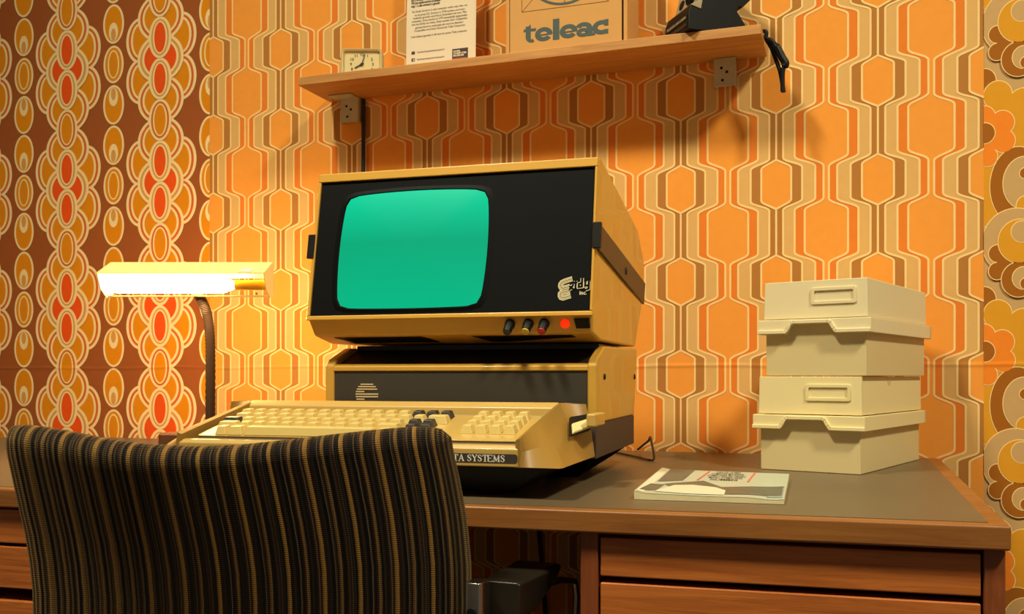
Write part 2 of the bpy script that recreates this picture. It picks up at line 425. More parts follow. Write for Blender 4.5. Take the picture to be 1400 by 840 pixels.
bp_ = [(.158, .086), (.159, .0935), (.163, .0965), (.170, .1003), (.176, .0998), (.178, .094), (.178, .034), (.158, .034)]
bar.prism([(x0-.004, y, z) for y, z in bp_], [(x1+.004, y, z) for y, z in bp_])
bar.build('back_bar', CREAM, kb, bevel=.0015)
DK0, DKS = .052, .222                                  # deck height: z = DK0 + DKS*y
def dz(y): return DK0+DKS*y
dkm = MB(); dkm.prism([(x0, .014, .036), (x1, .014, .036), (x1, .160, .036), (x0, .160, .036)], [(x0, .014, dz(.014)-.003), (x1, .014, dz(.014)-.003), (x1, .160, dz(.160)-.003), (x0, .160, dz(.160)-.003)])
dkm.build('deck_panel', GREYI, kb, label='grey strip around the keys')
# raised key surround
sx0, sx1, sy0, sy1 = -.4175, -.0130, .0215, .1265
su = MB()
oo = rrect(sx0, sx1, sy0, sy1, .006, 4); ii = rrect(sx0+.006, sx1-.006, sy0+.006, sy1-.006, .004, 4)
pl_ = MB(); po = rrect(sx0+.001, sx1-.001, sy0+.001, sy1-.001, .005, 4)
pl_.prism([(x, y, dz(y)-.0045) for x, y in po], [(x, y, dz(y)+.0042) for x, y in po]); pl_.build('surround_plinth', GREYI, kb, label='grey band under the key surround')
su.loft([[(x, y, dz(y)+.0041) for x, y in oo], [(x, y, dz(y)+.0046) for x, y in oo], [(x, y, dz(y)+.0055) for x, y in ii]])
su.build('key_surround', CREAM, kb, bevel=.0012)
DKEY = mat('dark_keycap', (58, 52, 46), .4, .06, 40)
def key(x, y, w, d=.0160, h=.0092, m_=None, lab=None):
    z = dz(y)+.0052; k = MB()
    a = [(x-w/2, y-d/2), (x+w/2, y-d/2), (x+w/2, y+d/2), (x-w/2, y+d/2)]
    ix = min(.0032, w*.2); b = [(x-w/2+ix, y-d/2+.0028), (x+w/2-ix, y-d/2+.0028), (x+w/2-ix, y+d/2-.0016), (x-w/2+ix, y+d/2-.0016)]
    k.prism([(p, q, z+DKS*(q-y)) for p, q in a], [(p, q, z+h+DKS*.45*(q-y)) for p, q in b])
    o = k.build('key', m_ or CREAML, kb, bevel=.0009, seg=2)
    if lab: o['label'] = lab
ROWS = [.1095, .0900, .0705, .0510, .0315]
PX = .0181; KW = .0164
for i in range(13): key(-.4000+PX*i, ROWS[0], KW)
for i in range(3): key(-.4000+PX*(13+i), ROWS[0], KW, m_=DKEY, lab='dark brown key')
key(-.3935, ROWS[1], .022)
for i in range(13): key(-.3725+PX*i, ROWS[1], KW)
key(-.3725+PX*13+.0055, ROWS[1], .027)
key(-.3975, ROWS[2], .024, m_=DKEY, lab='dark brown key')
for i in range(12): key(-.3755+PX*i, ROWS[2], KW)
for i in range(2): key(-.3755+PX*(12+i)+.004, ROWS[2], KW, m_=DKEY, lab='dark brown key')
key(-.3905, ROWS[3], .0275)
for i in range(10): key(-.3665+PX*i, ROWS[3], KW)
key(-.3665+PX*10+.0065, ROWS[3], .029)
for i in range(2): key(-.3665+PX*(11.5+i)+.008, ROWS[3], KW, m_=DKEY, lab='dark brown key')
key(-.3855, ROWS[4]-.001, .0155); key(-.3665, ROWS[4]-.001, .020)
key(-.2705, ROWS[4]-.001, .168)
for i in range(2): key(-.176+PX*i, ROWS[4]-.001, KW)
key(-.134, ROWS[4]-.001, .029)
for r in range(4):
    for i in range(4): key(-.0815+.0168*i, ROWS[r], .0152)
# name plate with its serif lettering
SER = {'E': [((0,0),(0,1),1), ((0,1),(.62,1),0), ((0,0),(.66,0),0), ((0,.52),(.45,.52),0), ((.62,1),(.62,.8),0), ((.66,0),(.66,.22),0)],
 'T': [((.38,0),(.38,1),1), ((0,1),(.76,1),0), ((.02,1),(.02,.78),0), ((.74,1),(.74,.78),0), ((.2,0),(.56,0),0)],
 'A': [((.06,0),(.4,1),0), ((.4,1),(.74,0),1), ((.18,.34),(.6,.34),0), ((-.04,0),(.18,0),0), ((.58,0),(.86,0),0)],
 'Y': [((.04,1),(.4,.46),1), ((.74,1),(.4,.46),0), ((.4,.46),(.4,0),1), ((-.06,1),(.2,1),0), ((.6,1),(.84,1),0), ((.24,0),(.56,0),0)],
 'M': [((.08,0),(.08,1),0), ((.08,1),(.46,.1),1), ((.46,.1),(.84,1),0), ((.84,1),(.84,0),1), ((-.04,0),(.2,0),0), ((.68,0),(1.0,0),0)],
 'D': [((.08,0),(.08,1),1), ((.08,1),(.45,1),0), ((.45,1),(.7,.72),0), ((.7,.72),(.7,.28),1), ((.7,.28),(.45,0),0), ((.45,0),(.0,0),0)],
 'X': [((.04,1),(.72,0),1), ((.72,1),(.04,0),0), ((-.06,1),(.2,1),0), ((.58,1),(.82,1),0), ((-.06,0),(.2,0),0), ((.56,0),(.84,0),0)],
 'I': [((.15,0),(.15,1),1), ((0,0),(.3,0),0), ((0,1),(.3,1),0)],
 'S': [((.56,.74),(.53,.92),0), ((.53,.92),(.3,1),0), ((.3,1),(.08,.86),0), ((.08,.86),(.1,.66),1), ((.1,.66),(.5,.40),1), ((.5,.40),(.54,.16),1), ((.54,.16),(.32,0),0), ((.32,0),(.06,.08),0), ((.06,.08),(.03,.28),0)]}
SW = {'E': .78, 'T': .84, 'A': .88, 'Y': .86, 'M': 1.1, 'D': .86, 'X': .86, 'I': .42, 'S': .72, ' ': .42}
def serif(mb, s, h, M, right=False, mi=0):
    tot = sum(SW[c]+.06 for c in s)*h; x = -tot if right else 0
    for c in s:
        for a, b, th in SER.get(c, ()):
            a, b = Vector(a), Vector(b); d = (b-a).normalized()*.03
            for q in stroke([a-d, b+d], .2 if th else .1): mb.poly([M @ Vector((x+p.x*h, p.y*h, 0)) for p in q], mi)
        x += (SW[c]+.06)*h
npl = MB(); rr = rrect(-.30, -.0085, .0393, .0490, .0028, 5)
npl.prism([(x, -.0004, z) for x, z in rr], [(x, .0006, z) for x, z in rr])
np_ = npl.build('name_plate', DGREY, kb, label='dark name plate with white capitals')
lt = MB(); serif(lt, 'EXIDY DATA SYSTEMS', .0070, frame_mat((-.0215, -.0007, .0407), (1, 0, 0), (0, 0, 1)), True)
lt.build('lettering', WHITE, np_)
# cartridge slot on the right cheek
KM = Matrix.Translation(OC) @ Matrix.Rotation(RA, 4, 'Z'); KI = KM.inverted()
cam_l = KI @ CAM; pn = (C_-A_).cross(B_-A_).normalized()
if pn.x < 0: pn = -pn
def onslope(x, y, off=0):                               # photo point on the sloping right cheek
    r = KI.to_3x3() @ ray(x, y); return cam_l + r*((A_+pn*off-cam_l).dot(pn)/r.dot(pn))
def slab(quad, o0, o1):
    q = [onslope(*p) for p in quad]
    for p in q:
        if p.y > .172:                                  # stay in front of the cabinet behind
            d_ = p-cam_l; d_ = d_*((.172-cam_l.y)/d_.y); p.x, p.y, p.z = cam_l+d_
    m = MB(); return m.prism([p+pn*o0 for p in q], [p+pn*o1 for p in q])
slab([(779, 571.5), (802.5, 567.5), (806, 588), (779.5, 596)], -.002, .0012).build('cartridge_slot', BLACK, kb, label='black slot in the right cheek')
# the cartridge stands out of that slot
cart = thing('program_cartridge', 'pale cream cartridge plugged into the slot in the right cheek of the keyboard computer', 'cartridge', OC, RA)
IVC = mat('cartridge_ivory', (226, 214, 150), .4, .03, 30)
slab([(779.5, 583.5), (797, 578), (805.5, 575), (807, 587), (780.5, 597)], .0014, .0055).build('cartridge_body', IVC, cart, bevel=.0018)
m = MB(); m.box(.0415, .0530, .118, .177, .0730, .0885); m.build('cartridge_grip', CREAM, cart, bevel=.0022, label='cream ribbed grip')
m = MB(); m.box(.0525, .0533, .126, .168, .0790, .0855); m.build('grip_recess', MUST, cart)

# ---------------- expansion base under the monitor
ba = thing('computer_base', 'mustard cabinet with dark front panel and brown lower band carrying the monitor', 'computer base', OC, RA)
bx0, bx1 = -.331, .040
sh = MB()
prof = [(.188, .0735), (.188, .147), (.196, .155), (.245, .1715), (.509, .1755), (.483, .0735)]
for a, b in ((bx0, bx0+.013), (bx1-.012, bx1)):
    sh = MB(); sh.prism([(a, y, z) for y, z in prof], [(b, y, z) for y, z in prof])
    sh.build('side_cheek', MUSTC, ba, bevel=.003, seg=3)
fr = MB()
lp = [(.1885, .1395), (.1885, .1455), (.195, .149), (.205, .149), (.205, .1395)]
fr.prism([(bx0+.012, y, z) for y, z in lp], [(bx1-.011, y, z) for y, z in lp])
fr.box(bx0+.012, bx1-.011, .1895, .21, .0735, .0800)
fr.build('front_rail', MUSTC, ba, bevel=.0012)
m = MB(); m.box(bx0+.0125, bx1-.0115, .1905, .2, .079, .1395)
fp = m.build('front_panel', DGREY, ba, label='dark grey front panel')
m = MB(); m.prism([(bx0+.0125, .204, .1485), (bx1-.0115, .204, .1485), (bx1-.0115, .262, .169), (bx0+.0125, .262, .169)], [(bx0+.0125, .204, .144), (bx1-.0115, .204, .144), (bx1-.0115, .262, .164), (bx0+.0125, .262, .164)])
m.box(bx0+.0125, bx1-.0115, .262, .50, .0735, .1752)
m.build('recess_panel', mat('recess_black', (34, 29, 22), .4, .06, 30), ba, label='black sloping recess under the monitor')
m = MB(); m.box(bx0+.0005, bx1-.0005, .1895, .482, .030, .0733); m.build('lower_band', BROWNP, ba, bevel=.001, label='brown lower band')
m = MB(); m.prism([(bx0+.02, .20, .0299), (bx1-.006, .20, .0299), (bx1-.006, .474, .0299), (bx0+.02, .474, .0299)], [(bx0+.04, .215, .004), (bx1-.03, .215, .004), (bx1-.03, .45, .012), (bx0+.04, .45, .012)])
m.build('under_body_shade', mat('underside_shade_black', (4, 4, 4), .95, .02, 30, spec=.02), ba)  # underbody in dead black, painting the shadow below the brown band
for x in (bx0+.07, bx1-.07):
    for y in (.25, .45):
        m = MB(); m.lathe([(.009, 0), (.010, .010)], (x, y, 0), (0, 0, 1), 14); m.build('rubber_foot', BLACK, ba, smooth=True)
for y, z in ((.238, .132), (.482, .132)):
    m = MB(); m.lathe([(.0001, .002), (.0030, .0018), (.0044, 0), (.0044, -.001)], (bx1+.0001, y, z), (1, 0, 0), 14); m.build('side_screw', BLACK, ba, smooth=True)
em = MB(); ecx, ecz, er = -.2707, .1085, .0163              # striped disc emblem
zz = ecz+er-.002
i = 0
for (h, l, r) in ((.0016, 0, 1), (.0016, 0, 1), (.0017, 0, 1), (.0017, 0, .38), (.0018, 0, 1), (.0018, 0, 1), (.0018, 0, .38), (.0032, 0, 1), (.0034, 0, 1), (.0034, 0, 1)):
    w0 = math.sqrt(max(0, er*er-(zz-h/2-ecz)**2)); xl, xr = ecx-w0, ecx-w0+2*w0*r
    em.box(xl, xr, .1899, .1906, zz-h, zz); zz -= h+(.0016 if h < .003 else .0006)
em.build('emblem', mat('emblem_cream', (214, 190, 140), .5, .03, 30), fp, label='cream striped disc emblem')

# ---------------- monitor
mo = thing('monitor', 'mustard computer monitor with glowing green screen and black front', 'monitor', OC, RA)
mx0, mx1 = -.347, .0405
k = (.204-.167)/(.407-.209)
def tp(x, z, out=0): return (x, .167+k*(z-.209)-out, z)  # on the leaning front
sec = lambda x, ins: [(x+ins*0, .165, .212), (x, .204, .409), (x, .216, .4105), (x, .517, .362), (x, .575, .320), (x, .572, .263), (x, .490, .1775), (x, .262, .1775)]
shell = MB()
L_ = [(mx0, .1678, .209), (mx0, .2052, .4075), (mx0, .216, .4095), (mx0, .517, .362), (mx0, .577, .320), (mx0, .571, .263), (mx0, .490, .1778), (mx0, .235, .1778), (mx0+.005, .179, .186)]
R_ = [(mx1, .1678, .209), (mx1, .2052, .4075), (mx1, .216, .4095), (mx1, .517, .362), (mx1, .577, .320), (mx1, .571, .263), (mx1, .490, .1778), (mx1, .222, .1778), (mx1-.004, .179, .186)]
shell.prism(L_, R_)
shell.build('shell', MUST, mo, bevel=.0035, seg=3)
m = MB()                                                 # raised rim round the black front
def fbar(xa, xb, za, zb, o=.004):
    m.hexa([tp(xa, za, -.002), tp(xb, za, -.002), tp(xb, za, o), tp(xa, za, o), tp(xa, zb, -.002), tp(xb, zb, -.002), tp(xb, zb, o), tp(xa, zb, o)])
fbar(mx0+.001, mx1-.001, .3955, .4075); fbar(mx0+.001, mx1-.001, .2065, .2125); fbar(mx0+.001, mx0+.0052, .2125, .3955); fbar(mx1-.0045, mx1-.001, .2125, .3955)
m.build('front_rim', MUST, mo, bevel=.0014)
m = MB(); c = [tp(mx0+.005, .212), tp(mx1-.004, .212), tp(mx1-.004, .396), tp(mx0+.005, .396)]
m.prism([(x, y-.0008, z) for x, y, z in c], [(x, y+.004, z) for x, y, z in c])
fpan = m.build('front_panel', BLACKP, mo, label='black front panel')
# picture tube
def tube_outline(s, n=72):
    cx, cz, hx, hz = -.2035, .2990, .1035*s, .0785*s; o = []
    for i in range(n):
        t = 2*math.pi*i/n; ct, st = math.cos(t), math.sin(t); e = 15.
        r = (abs(ct)**e+abs(st)**e)**(-1/e)
        x, z = ct*r, st*r
        o.append((cx+hx*x*(1-.05*z*z)+.0012*z, cz+hz*z*(1-(.055 if z > 0 else .02)*x*x), x, z))
    return o
scr = MB(); rings = []
for s in (1.0, .985, .95, .9, .8, .65, .5, .35, .2, .08, .01):
    rings.append([tp(x, z, .0012+.0055*(1-s*s)) for x, z, _, _ in tube_outline(s)])
scr.loft(rings, 0, caps=True)
gm, nt, b = new_mat('green_phosphor'); N = nt.nodes; L = nt.links
b.inputs['Base Color'].default_value = (.002, .01, .007, 1); b.inputs['Roughness'].default_value = .3; b.inputs['Specular IOR Level'].default_value = .15
tc = N.new('ShaderNodeTexCoord'); sx = N.new('ShaderNodeSeparateXYZ'); L.new(tc.outputs['Object'], sx.inputs[0])
cr = N.new('ShaderNodeValToRGB'); mr = N.new('ShaderNodeMapRange'); mr.inputs[1].default_value = .215; mr.inputs[2].default_value = .385
L.new(sx.outputs[2], mr.inputs[0]); L.new(mr.outputs[0], cr.inputs[0])
e = cr.color_ramp.elements; e[0].position = 0; e[0].color = rgb((0, 186, 134)); e[1].position = .95; e[1].color = rgb((0, 214, 158))
q = cr.color_ramp.elements.new(.55); q.color = rgb((0, 172, 122))
L.new(cr.outputs[0], b.inputs['Emission Color']); b.inputs['Emission Strength'].default_value = .98
scr.build('screen', gm, mo, smooth=True, label='glowing green picture tube')
m = MB(); a = tube_outline(1.015); c = tube_outline(1.075)
m.loft([[tp(x, z, .0009) for x, z, _, _ in c], [tp(x, z, .0026) for x, z, _, _ in a], [tp(x, z, .0005) for x, z, _, _ in tube_outline(1.0)]], caps=False)
m.build('screen_surround', BLACKP, mo, smooth=True)
# maker's logo on the black panel
lg = MB(); LM = frame_mat(tp(-.0065, .2255, .0012), (1, 0, 0), (0, k, 1))
def lp2(pts, w, mi, lift=0): 
    for q in stroke(pts, w): lg.poly([LM @ Vector((p.x, p.y, lift)) for p in q], mi)
def arm(pts):
    lp2(pts, .0064, 0); lp2(pts, .0044, 1, .00012); lp2(pts, .0032, 0, .00024); lp2(pts, .0012, 1, .00036)
arm([(.0190, .0280), (.0095, .0252), (.0062, .0236), (.0046, .0212), (.0046, .0186), (.0058, .0166), (.0080, .0160), (.0165, .0184)])
arm([(.0165, .0128), (.0090, .0116), (.0062, .0108), (.0046, .0092), (.0046, .0066), (.0058, .0045), (.0082, .0038), (.0178, .0064)])
def glyph(pts, ox, oy, s=1):
    P = [(ox+x*s, oy+y*s+.22*(x*s)) for x, y in pts]
    lp2(P, .0042, 0, .0006); lp2(P, .0026, 2, .0007)
glyph([(0, 0), (.005, .005)], .0155, .0135); glyph([(0, .005), (.005, 0)], .0155, .0135)
glyph([(0, 0), (0, .0055)], .0235, .0155); glyph([(0, .0085), (0, .0095)], .0235, .0155)
glyph([(.004, .011), (.004, 0), (.0, .0005), (.0, .0045), (.004, .0045)], .0275, .0165)
glyph([(0, .006), (0, .0008), (.0045, .0005)], .0355, .0175); glyph([(.0045, .006), (.0045, -.004), (.0005, -.0045)], .0355, .0175)
text_mesh(lg, 'inc.', .0068, frame_mat(LM @ Vector((.0285, .0075, .0003)), (1, .0, 0), (0, k, 1)), 0, bold=.00015)
lg.build('logo', [mat('logo_cream', (226, 214, 168), .5, .02, 30), mat('logo_ochre', (120, 100, 50), .5, .02, 30), BLACKP], fpan, label="maker's name in cream outline letters")
# controls on the chin
ch0, ch1 = Vector((0, .166, .209)), Vector((0, .179, .186)); cd = (ch1-ch0).normalized(); cn = Vector((0, cd.z, -cd.y))
if cn.y > 0: cn = -cn
def chin(x, t, out=0): p = ch0+(ch1-ch0)*t+cn*out; return (x, p.y, p.z)
for x, c, lb in ((-.0668, (26, 28, 30), None), (-.0430, (226, 196, 60), 'yellow tip'), (-.0225, (200, 34, 34), 'red tip')):
    m = MB(); ax = cn+Vector((-.05, 0, -.25))
    m.lathe([(.0066, -.001), (.0066, .004), (.0058, .0046), (.0056, .0155), (.0050, .0165)], chin(x, .45), ax, 18)
    kn = m.build('control_knob', BLACK, mo, smooth=True)
    axn = Vector(ax).normalized(); c0 = Vector(chin(x, .45))+axn*.0164
    m = MB(); m.lathe([(.0050, 0), (.0048, .0012), (.0028, .0014), (.0026, .0008), (.0001, .0008)], c0, axn, 18); m.build('knob_tip', mat('tip_%d' % c[0], c, .4, .02, 30), kn, smooth=True, label=lb)
m = MB(); m.lathe([(.0058, -.001), (.0056, .0012), (.004, .0028), (.0018, .0036), (.0001, .0038)], chin(.0035, .50), cn, 18)
m.build('power_light', emit('red_lamp', (255, 46, 6), .95), mo, smooth=True, label='lit red indicator light')
m = MB(); m.hexa([chin(.0165, .74, -.001), chin(.0350, .74, -.001), chin(.0330, .74, .0012), chin(.0175, .74, .0012), chin(.0150, .25, -.001), chin(.0345, .25, -.001), chin(.0335, .25, .0012), chin(.0160, .25, .0012)])
m.build('power_switch', BLACK, mo, label='square black rocker switch')
for xa, xb in ((-.318, -.180), (-.124, .020)):
    m = MB(); u0, u1 = Vector((0, .188, .1847)), Vector((0, .224, .1788)); un = Vector((0, -.16, -1)).normalized()*.0006
    m.prism([(xa-.0, u0.y+un.y, u0.z+un.z), (xb-.012, u0.y+un.y, u0.z+un.z), (xb, u1.y+un.y, u1.z+un.z), (xa+.016, u1.y+un.y, u1.z+un.z)], [(xa, u0.y, u0.z+.001), (xb-.012, u0.y, u0.z+.001), (xb, u1.y, u1.z+.001), (xa+.016, u1.y, u1.z+.001)])
    m.build('vent_slot', BLACK, mo)
# carrying strap
STR = mat('strap_brown', (62, 46, 32), .45, .1, 60, bump=.15, bscale=500)
for X, sg in ((mx1, 1), (mx0, -1)):
    m = MB(); xo = X+sg*.0022
    a = [(.2015, .3235), (.300, .3125), (.579, .283), (.5655, .248), (.30, .277), (.192, .2905)]
    a = [(.2015, .3235), (.579, .2835), (.5655, .2485), (.1935, .2905)]
    m.prism([(X-sg*.001, y, z) for y, z in a], [(xo, y, z) for y, z in a])
    st = m.build('carrying_strap', STR, mo, bevel=.0006)
    m = MB(); y0, y1 = .1965, .2035
    c = [tp(X, .3235), tp(X, .2905)]
    m.hexa([(X-sg*.004, c[1][1]-.0055, .2905), (X+sg*.0062, c[1][1]-.0055, .2905), (X+sg*.0062, c[1][1]+.004, .2905), (X-sg*.004, c[1][1]+.004, .2905),
            (X-sg*.004, c[0][1]-.0055, .3235), (X+sg*.0062, c[0][1]-.0055, .3235), (X+sg*.0062, c[0][1]+.004, .3235), (X-sg*.004, c[0][1]+.004, .3235)])
    m.build('strap_clip', BLACK, st, bevel=.001)
    m = MB(); m.lathe([(.0055, 0), (.005, .0015), (.0001, .002)], (xo, .39, .284), (sg, 0, 0), 14); m.build('strap_stud', BLACK, st, smooth=True)

# cable coiling out behind the base
def smooth_path(pts, n=6):
    P = [Vector(p) for p in pts]; out = []
    for i in range(len(P)-1):
        p0, p1, p2, p3 = P[max(i-1, 0)], P[i], P[i+1], P[min(i+2, len(P)-1)]
        for j in range(n):
            t = j/n; out.append(.5*((2*p1)+(p2-p0)*t+(2*p0-5*p1+4*p2-p3)*t*t+(3*p1-p0-3*p2+p3)*t**3))
    return out+[P[-1]]
CAB = mat('cable_black', (26, 16, 13), .5, .1, 40)
g = lambda x, y, h=.0032: onZ(x, y, DZ+h)
p1 = g(843, 619); p2 = g(868, 624.5); p3 = g(893, 629)
dpt = (p3-CAM).dot(FW)
m = MB(); m.tube(smooth_path([g(836, 617), p1, p2, g(886, 629), p3, atD(894, 623, dpt+.01), atD(891, 606, dpt+.05), atD(889, 598, dpt+.08), atD(886.5, 603, dpt+.10), atD(878, 610, dpt+.13), atD(872, 615, dpt+.15)]), .0018, 8)
tag(m.build('cable', CAB, None, smooth=True), 'thin dark cable kinked up from the desk behind the computer', 'cable')
x = onY(497, 200, -.012).x
m = MB(); m.tube([(x, -.012, 1.4405), (x-.001, -.011, 1.3), (x+.002, -.0115, 1.1), (x+.01, -.0115, .9), (x+.06, -.011, .74), (x+.3, -.011, .70), (onY(737, 740, -.011).x, -.011, .69), (onY(737, 770, -.011).x, -.011, .60), (onY(740, 800, -.011).x+.02, -.011, .3), (x+.5, -.011, .01)], .0042, 8)
tag(m.build('power_cable', CAB, None, smooth=True), 'straight black cable hanging down the wall from beside the left shelf bracket', 'cable')

# ================================================================== SHELF AND WHAT STANDS ON IT
PINE = wood('pine', (196, 132, 62), (226, 164, 88), (5, 60, 60), .5, .1)
METAL = mat('grey_zinc', (196, 186, 154), .5, .18, 50, metal=.2, bump=.08, bscale=200)
SZ0, SZ1, SY, SX0, SX1 = 1.4437, 1.4600, -.125, -.997, -.1400
sf = thing('wall_shelf', 'pine plank shelf on two metal brackets high on the orange wallpaper', 'shelf', (-.57, 0, SZ0))
m = MB(); m.box(SX0+.57, SX1+.57, SY, -.0045, 0, SZ1-SZ0); m.build('shelf_board', PINE, sf, bevel=.0012)
for (xa, xb, yb) in ((466, 490, 166), (976, 1006, 117)):
    yo = -.022
    A0, A1 = onY(xa, 140, yo), onY(xb, yb, yo)
    x0_, x1_, z0_ = A0.x+.57, A1.x+.57, A1.z-SZ0
    m = MB(); m.box(x0_, x1_, yo-.002, yo, z0_, -.0008); m.box(x0_, x0_+.002, yo, -.0045, z0_, -.0008); m.box(x1_-.002, x1_, yo, -.0045, z0_, -.0008); m.box(x0_-(.012 if xa < 700 else 0), x1_, (-.052 if xa < 700 else yo-.004), yo-.002, -.0028, -.0008)
    for dx, dz_ in ((.35, .35), (.6, .5), (.4, .78)):
        m.lathe([(.0028, 0), (.0022, .0012), (.0001, .0014)], (x0_+(x1_-x0_)*dx, yo-.002, z0_*dz_), (0, -1, 0), 10, 1)
    m.build('shelf_bracket', [METAL, BLACK], sf, bevel=.0006)

# alarm clock
CLK = mat('clock_ivory', (214, 196, 140), .4, .03, 30); CLKF = mat('clock_face', (226, 206, 146), .5, .03, 30)
yc = -.085; a = onY(494.2, 65.5, yc); dc = (a-CAM).dot(FW); cw = 57/F*dc; ctop = a.z; chh = ctop-SZ1-.0005
ck = thing('alarm_clock', 'small square cream alarm clock at the left end of the shelf', 'clock', (a.x, yc, SZ1+.0005), TH)
hw = cw/2
m = MB(); o1 = rrect(-hw, hw, 0, chh, .008, 5); o2 = rrect(-hw+.006, hw-.006, .006, chh-.006, .004, 5)
m.loft([[(x, .026, z) for x, z in o1], [(x, .003, z) for x, z in o1], [(x, 0, z) for x, z in rrect(-hw+.0015, hw-.0015, .0015, chh-.0015, .007, 5)], [(x, .0015, z) for x, z in rrect(-hw+.0045, hw-.0045, .0045, chh-.0045, .005, 5)], [(x, .006, z) for x, z in o2]])
m.build('clock_case', CLK, ck, smooth=True)
m = MB(); m.prism([(x, .0055, z) for x, z in o2], [(x, .0075, z) for x, z in o2]); dial = m.build('dial', CLKF, ck)
cz = onY(494.5, 87, yc).z-SZ1; ddx = 0
m = MB(); INK = mat('ink_dark', (52, 44, 30), .6, .05, 40)
for n_, ang in [(i_, math.radians(90-30*i_)) for i_ in range(1, 13)]:
    ex = .0205*math.cos(ang)*1.02; ez = .0185*math.sin(ang)
    if n_ in (1, 2, 4, 5, 7, 8, 10, 11): ex *= 1.05; ez *= 1.0
    text_mesh(m, str(n_), .0075, frame_mat((ddx+ex, .0053, cz+ez-.0026), (1, 0, 0), (0, 0, 1)), align='CENTER', bold=.0002)
m.build('numerals', INK, dial)
def hand(nm, ang, ln, w):
    m = MB(); d = Vector((math.sin(ang), 0, math.cos(ang))); n_ = Vector((d.z, 0, -d.x)); c = Vector((ddx, .0046, cz))
    m.prism([c-d*.004-n_*w/2, c-d*.004+n_*w/2, c+d*ln+n_*w*.3, c+d*ln-n_*w*.3], [p+Vector((0, -.0006, 0)) for p in (c-d*.004-n_*w/2, c-d*.004+n_*w/2, c+d*ln+n_*w*.3, c+d*ln-n_*w*.3)])
    m.build(nm, INK, dial)
hand('hour_hand', math.radians(241), .0155, .0030); hand('minute_hand', math.radians(17), .0205, .0018)
m = MB(); m.lathe([(.0028, 0), (.0022, .0012), (.0001, .0014)], (ddx, .0040, cz), (0, -1, 0), 12); m.build('hub', INK, dial)

# information sheet leaning at the wall
ys = -.045
a, b_ = onY(555, 60, ys), onY(650, 60, ys); sw = b_.x-a.x
sg_ = thing('information_sheet', 'white printed information sheet standing on the shelf beside the cardboard box', 'paper sheet', (a.x, ys, SZ1+.0004))
PAPER = mat('paper_white', (236, 218, 186), .7, .03, 30, spec=.2)
SHH = .215; tilt = .03
def shp(u, v, o=0): return (u, tilt*v-o, v)
m = MB(); m.prism([shp(0, 0), shp(sw, 0), shp(sw, SHH), shp(0, SHH)], [shp(0, 0, -.0006), shp(sw, 0, -.0006), shp(sw, SHH, -.0006), shp(0, SHH, -.0006)])
she = m.build('sheet', PAPER, sg_)
tx = MB()
def sp(x, y): p = onY(x, y, ys); return (p.x-a.x, p.z-SZ1-.0004)
def line(s, x, y, x2, size, bold=0, mi=0):
    u, v = sp(x, y); u2, _ = sp(x2, y)
    tmp = MB(); text_mesh(tmp, s, size, Matrix.Identity(4), bold=bold)
    w = max(p[0] for p in tmp.v); s_ = (u2-u)/w
    tx.add([shp(u+p[0]*s_, v+p[1], .0005) for p in tmp.v], tmp.f, mi)
def ly(x, y): return y
rows = [('Dit is de Exidy Sorcerer, een computer uit', 561, 1.5, 611, .0068, .00018), ('1978. Deze machine werd door de studenten', 561, 5.5, 601, .0068, .00018), ('nog 1 x alle content is gevuld', 561, 9.5, 600, .0068, .00018),
 ('De Exidy Sorcerer is een computer welke naar idee van', 562.5, 17.0, 638, .0062, 0), ('en de groep E.D. Sorcerer in 1978 machine werd door', 566, 21.5, 635, .0062, 0), ('studenten gemaakt werd het in Nederland veel voor. Met', 563.5, 26.0, 637, .0062, 0),
 ('computers. Deze werden in 1979 aanvankelijk uitgezonden', 562, 30.5, 638, .0062, 0), ('met een Exidy van teleac. Deze werden door Compudata', 562, 34.7, 638, .0062, 0), ('geimporteerd en veelal gebruikt werd en daardoor', 567, 38.8, 633, .0062, 0), ('Compudata werd later bekend als Tulip Computers', 565.5, 43.2, 635, .0062, 0),
 ('Heel bekend geraakt in dit land de eerste Tulip computer', 561.5, 51.8, 638, .0062, 0), ('homecomputermuseum.nl', 570, 72.5, 607, .0062, 0), ('homecomputermuseum', 570, 82.5, 607, .0062, 0)]
PINK = [mat('print_ink', (66, 52, 42), .7, .05, 40), mat('print_red', (178, 74, 62), .7, .05, 40), PAPER]
for s, x, y, x2, size, bo in rows[-2:]: line(s, x, y, x2, size*.92, bo)
tx.build('address_text', PINK, she); tx = MB()
for s, x, y, x2, size, bo in rows[:-2]: line(s, x, y, x2, size*.92, bo)
tx.build('printed_text', PINK, she); tx = MB()
def sq(x0, x1, y0, y1, mi, o=.0004):
    (u0, v0), (u1, v1) = sp(x0, y1), sp(x1, y0); tx.poly([shp(u0, v0, o), shp(u1, v0, o), shp(u1, v1, o), shp(u0, v1, o)], mi)
def sqq(u0, u1, v0, v1, mi, o): tx.poly([shp(u0, v0, o), shp(u1, v0, o), shp(u1, v1, o), shp(u0, v1, o)], mi)
sq(562.3, 567, 70, 74.6, 0); sq(562.3, 567, 79.5, 84.3, 0); sq(562.3, 567, 89.4, 94, 0)
u, v = sp(565.4, 84.3); tx.add([shp(u+x*.0062, v+y*.0062, .0008) for x, y in ((-.1, 0), (.12, 0), (.12, .55), (-.1, .55))], [(0, 1, 2, 3)], 2)
tx.add([shp(u+x*.0062, v+y*.0062, .0009) for x, y in ((-.3, .52), (.42, .52), (.42, .70), (-.3, .70))], [(0, 1, 2, 3)], 2)
tx.build('icons', PINK, she); tx = MB()
sq(618, 639.5, 64.5, 92, 0); sq(619.3, 637.8, 77.6, 84.5, 1, .0008)
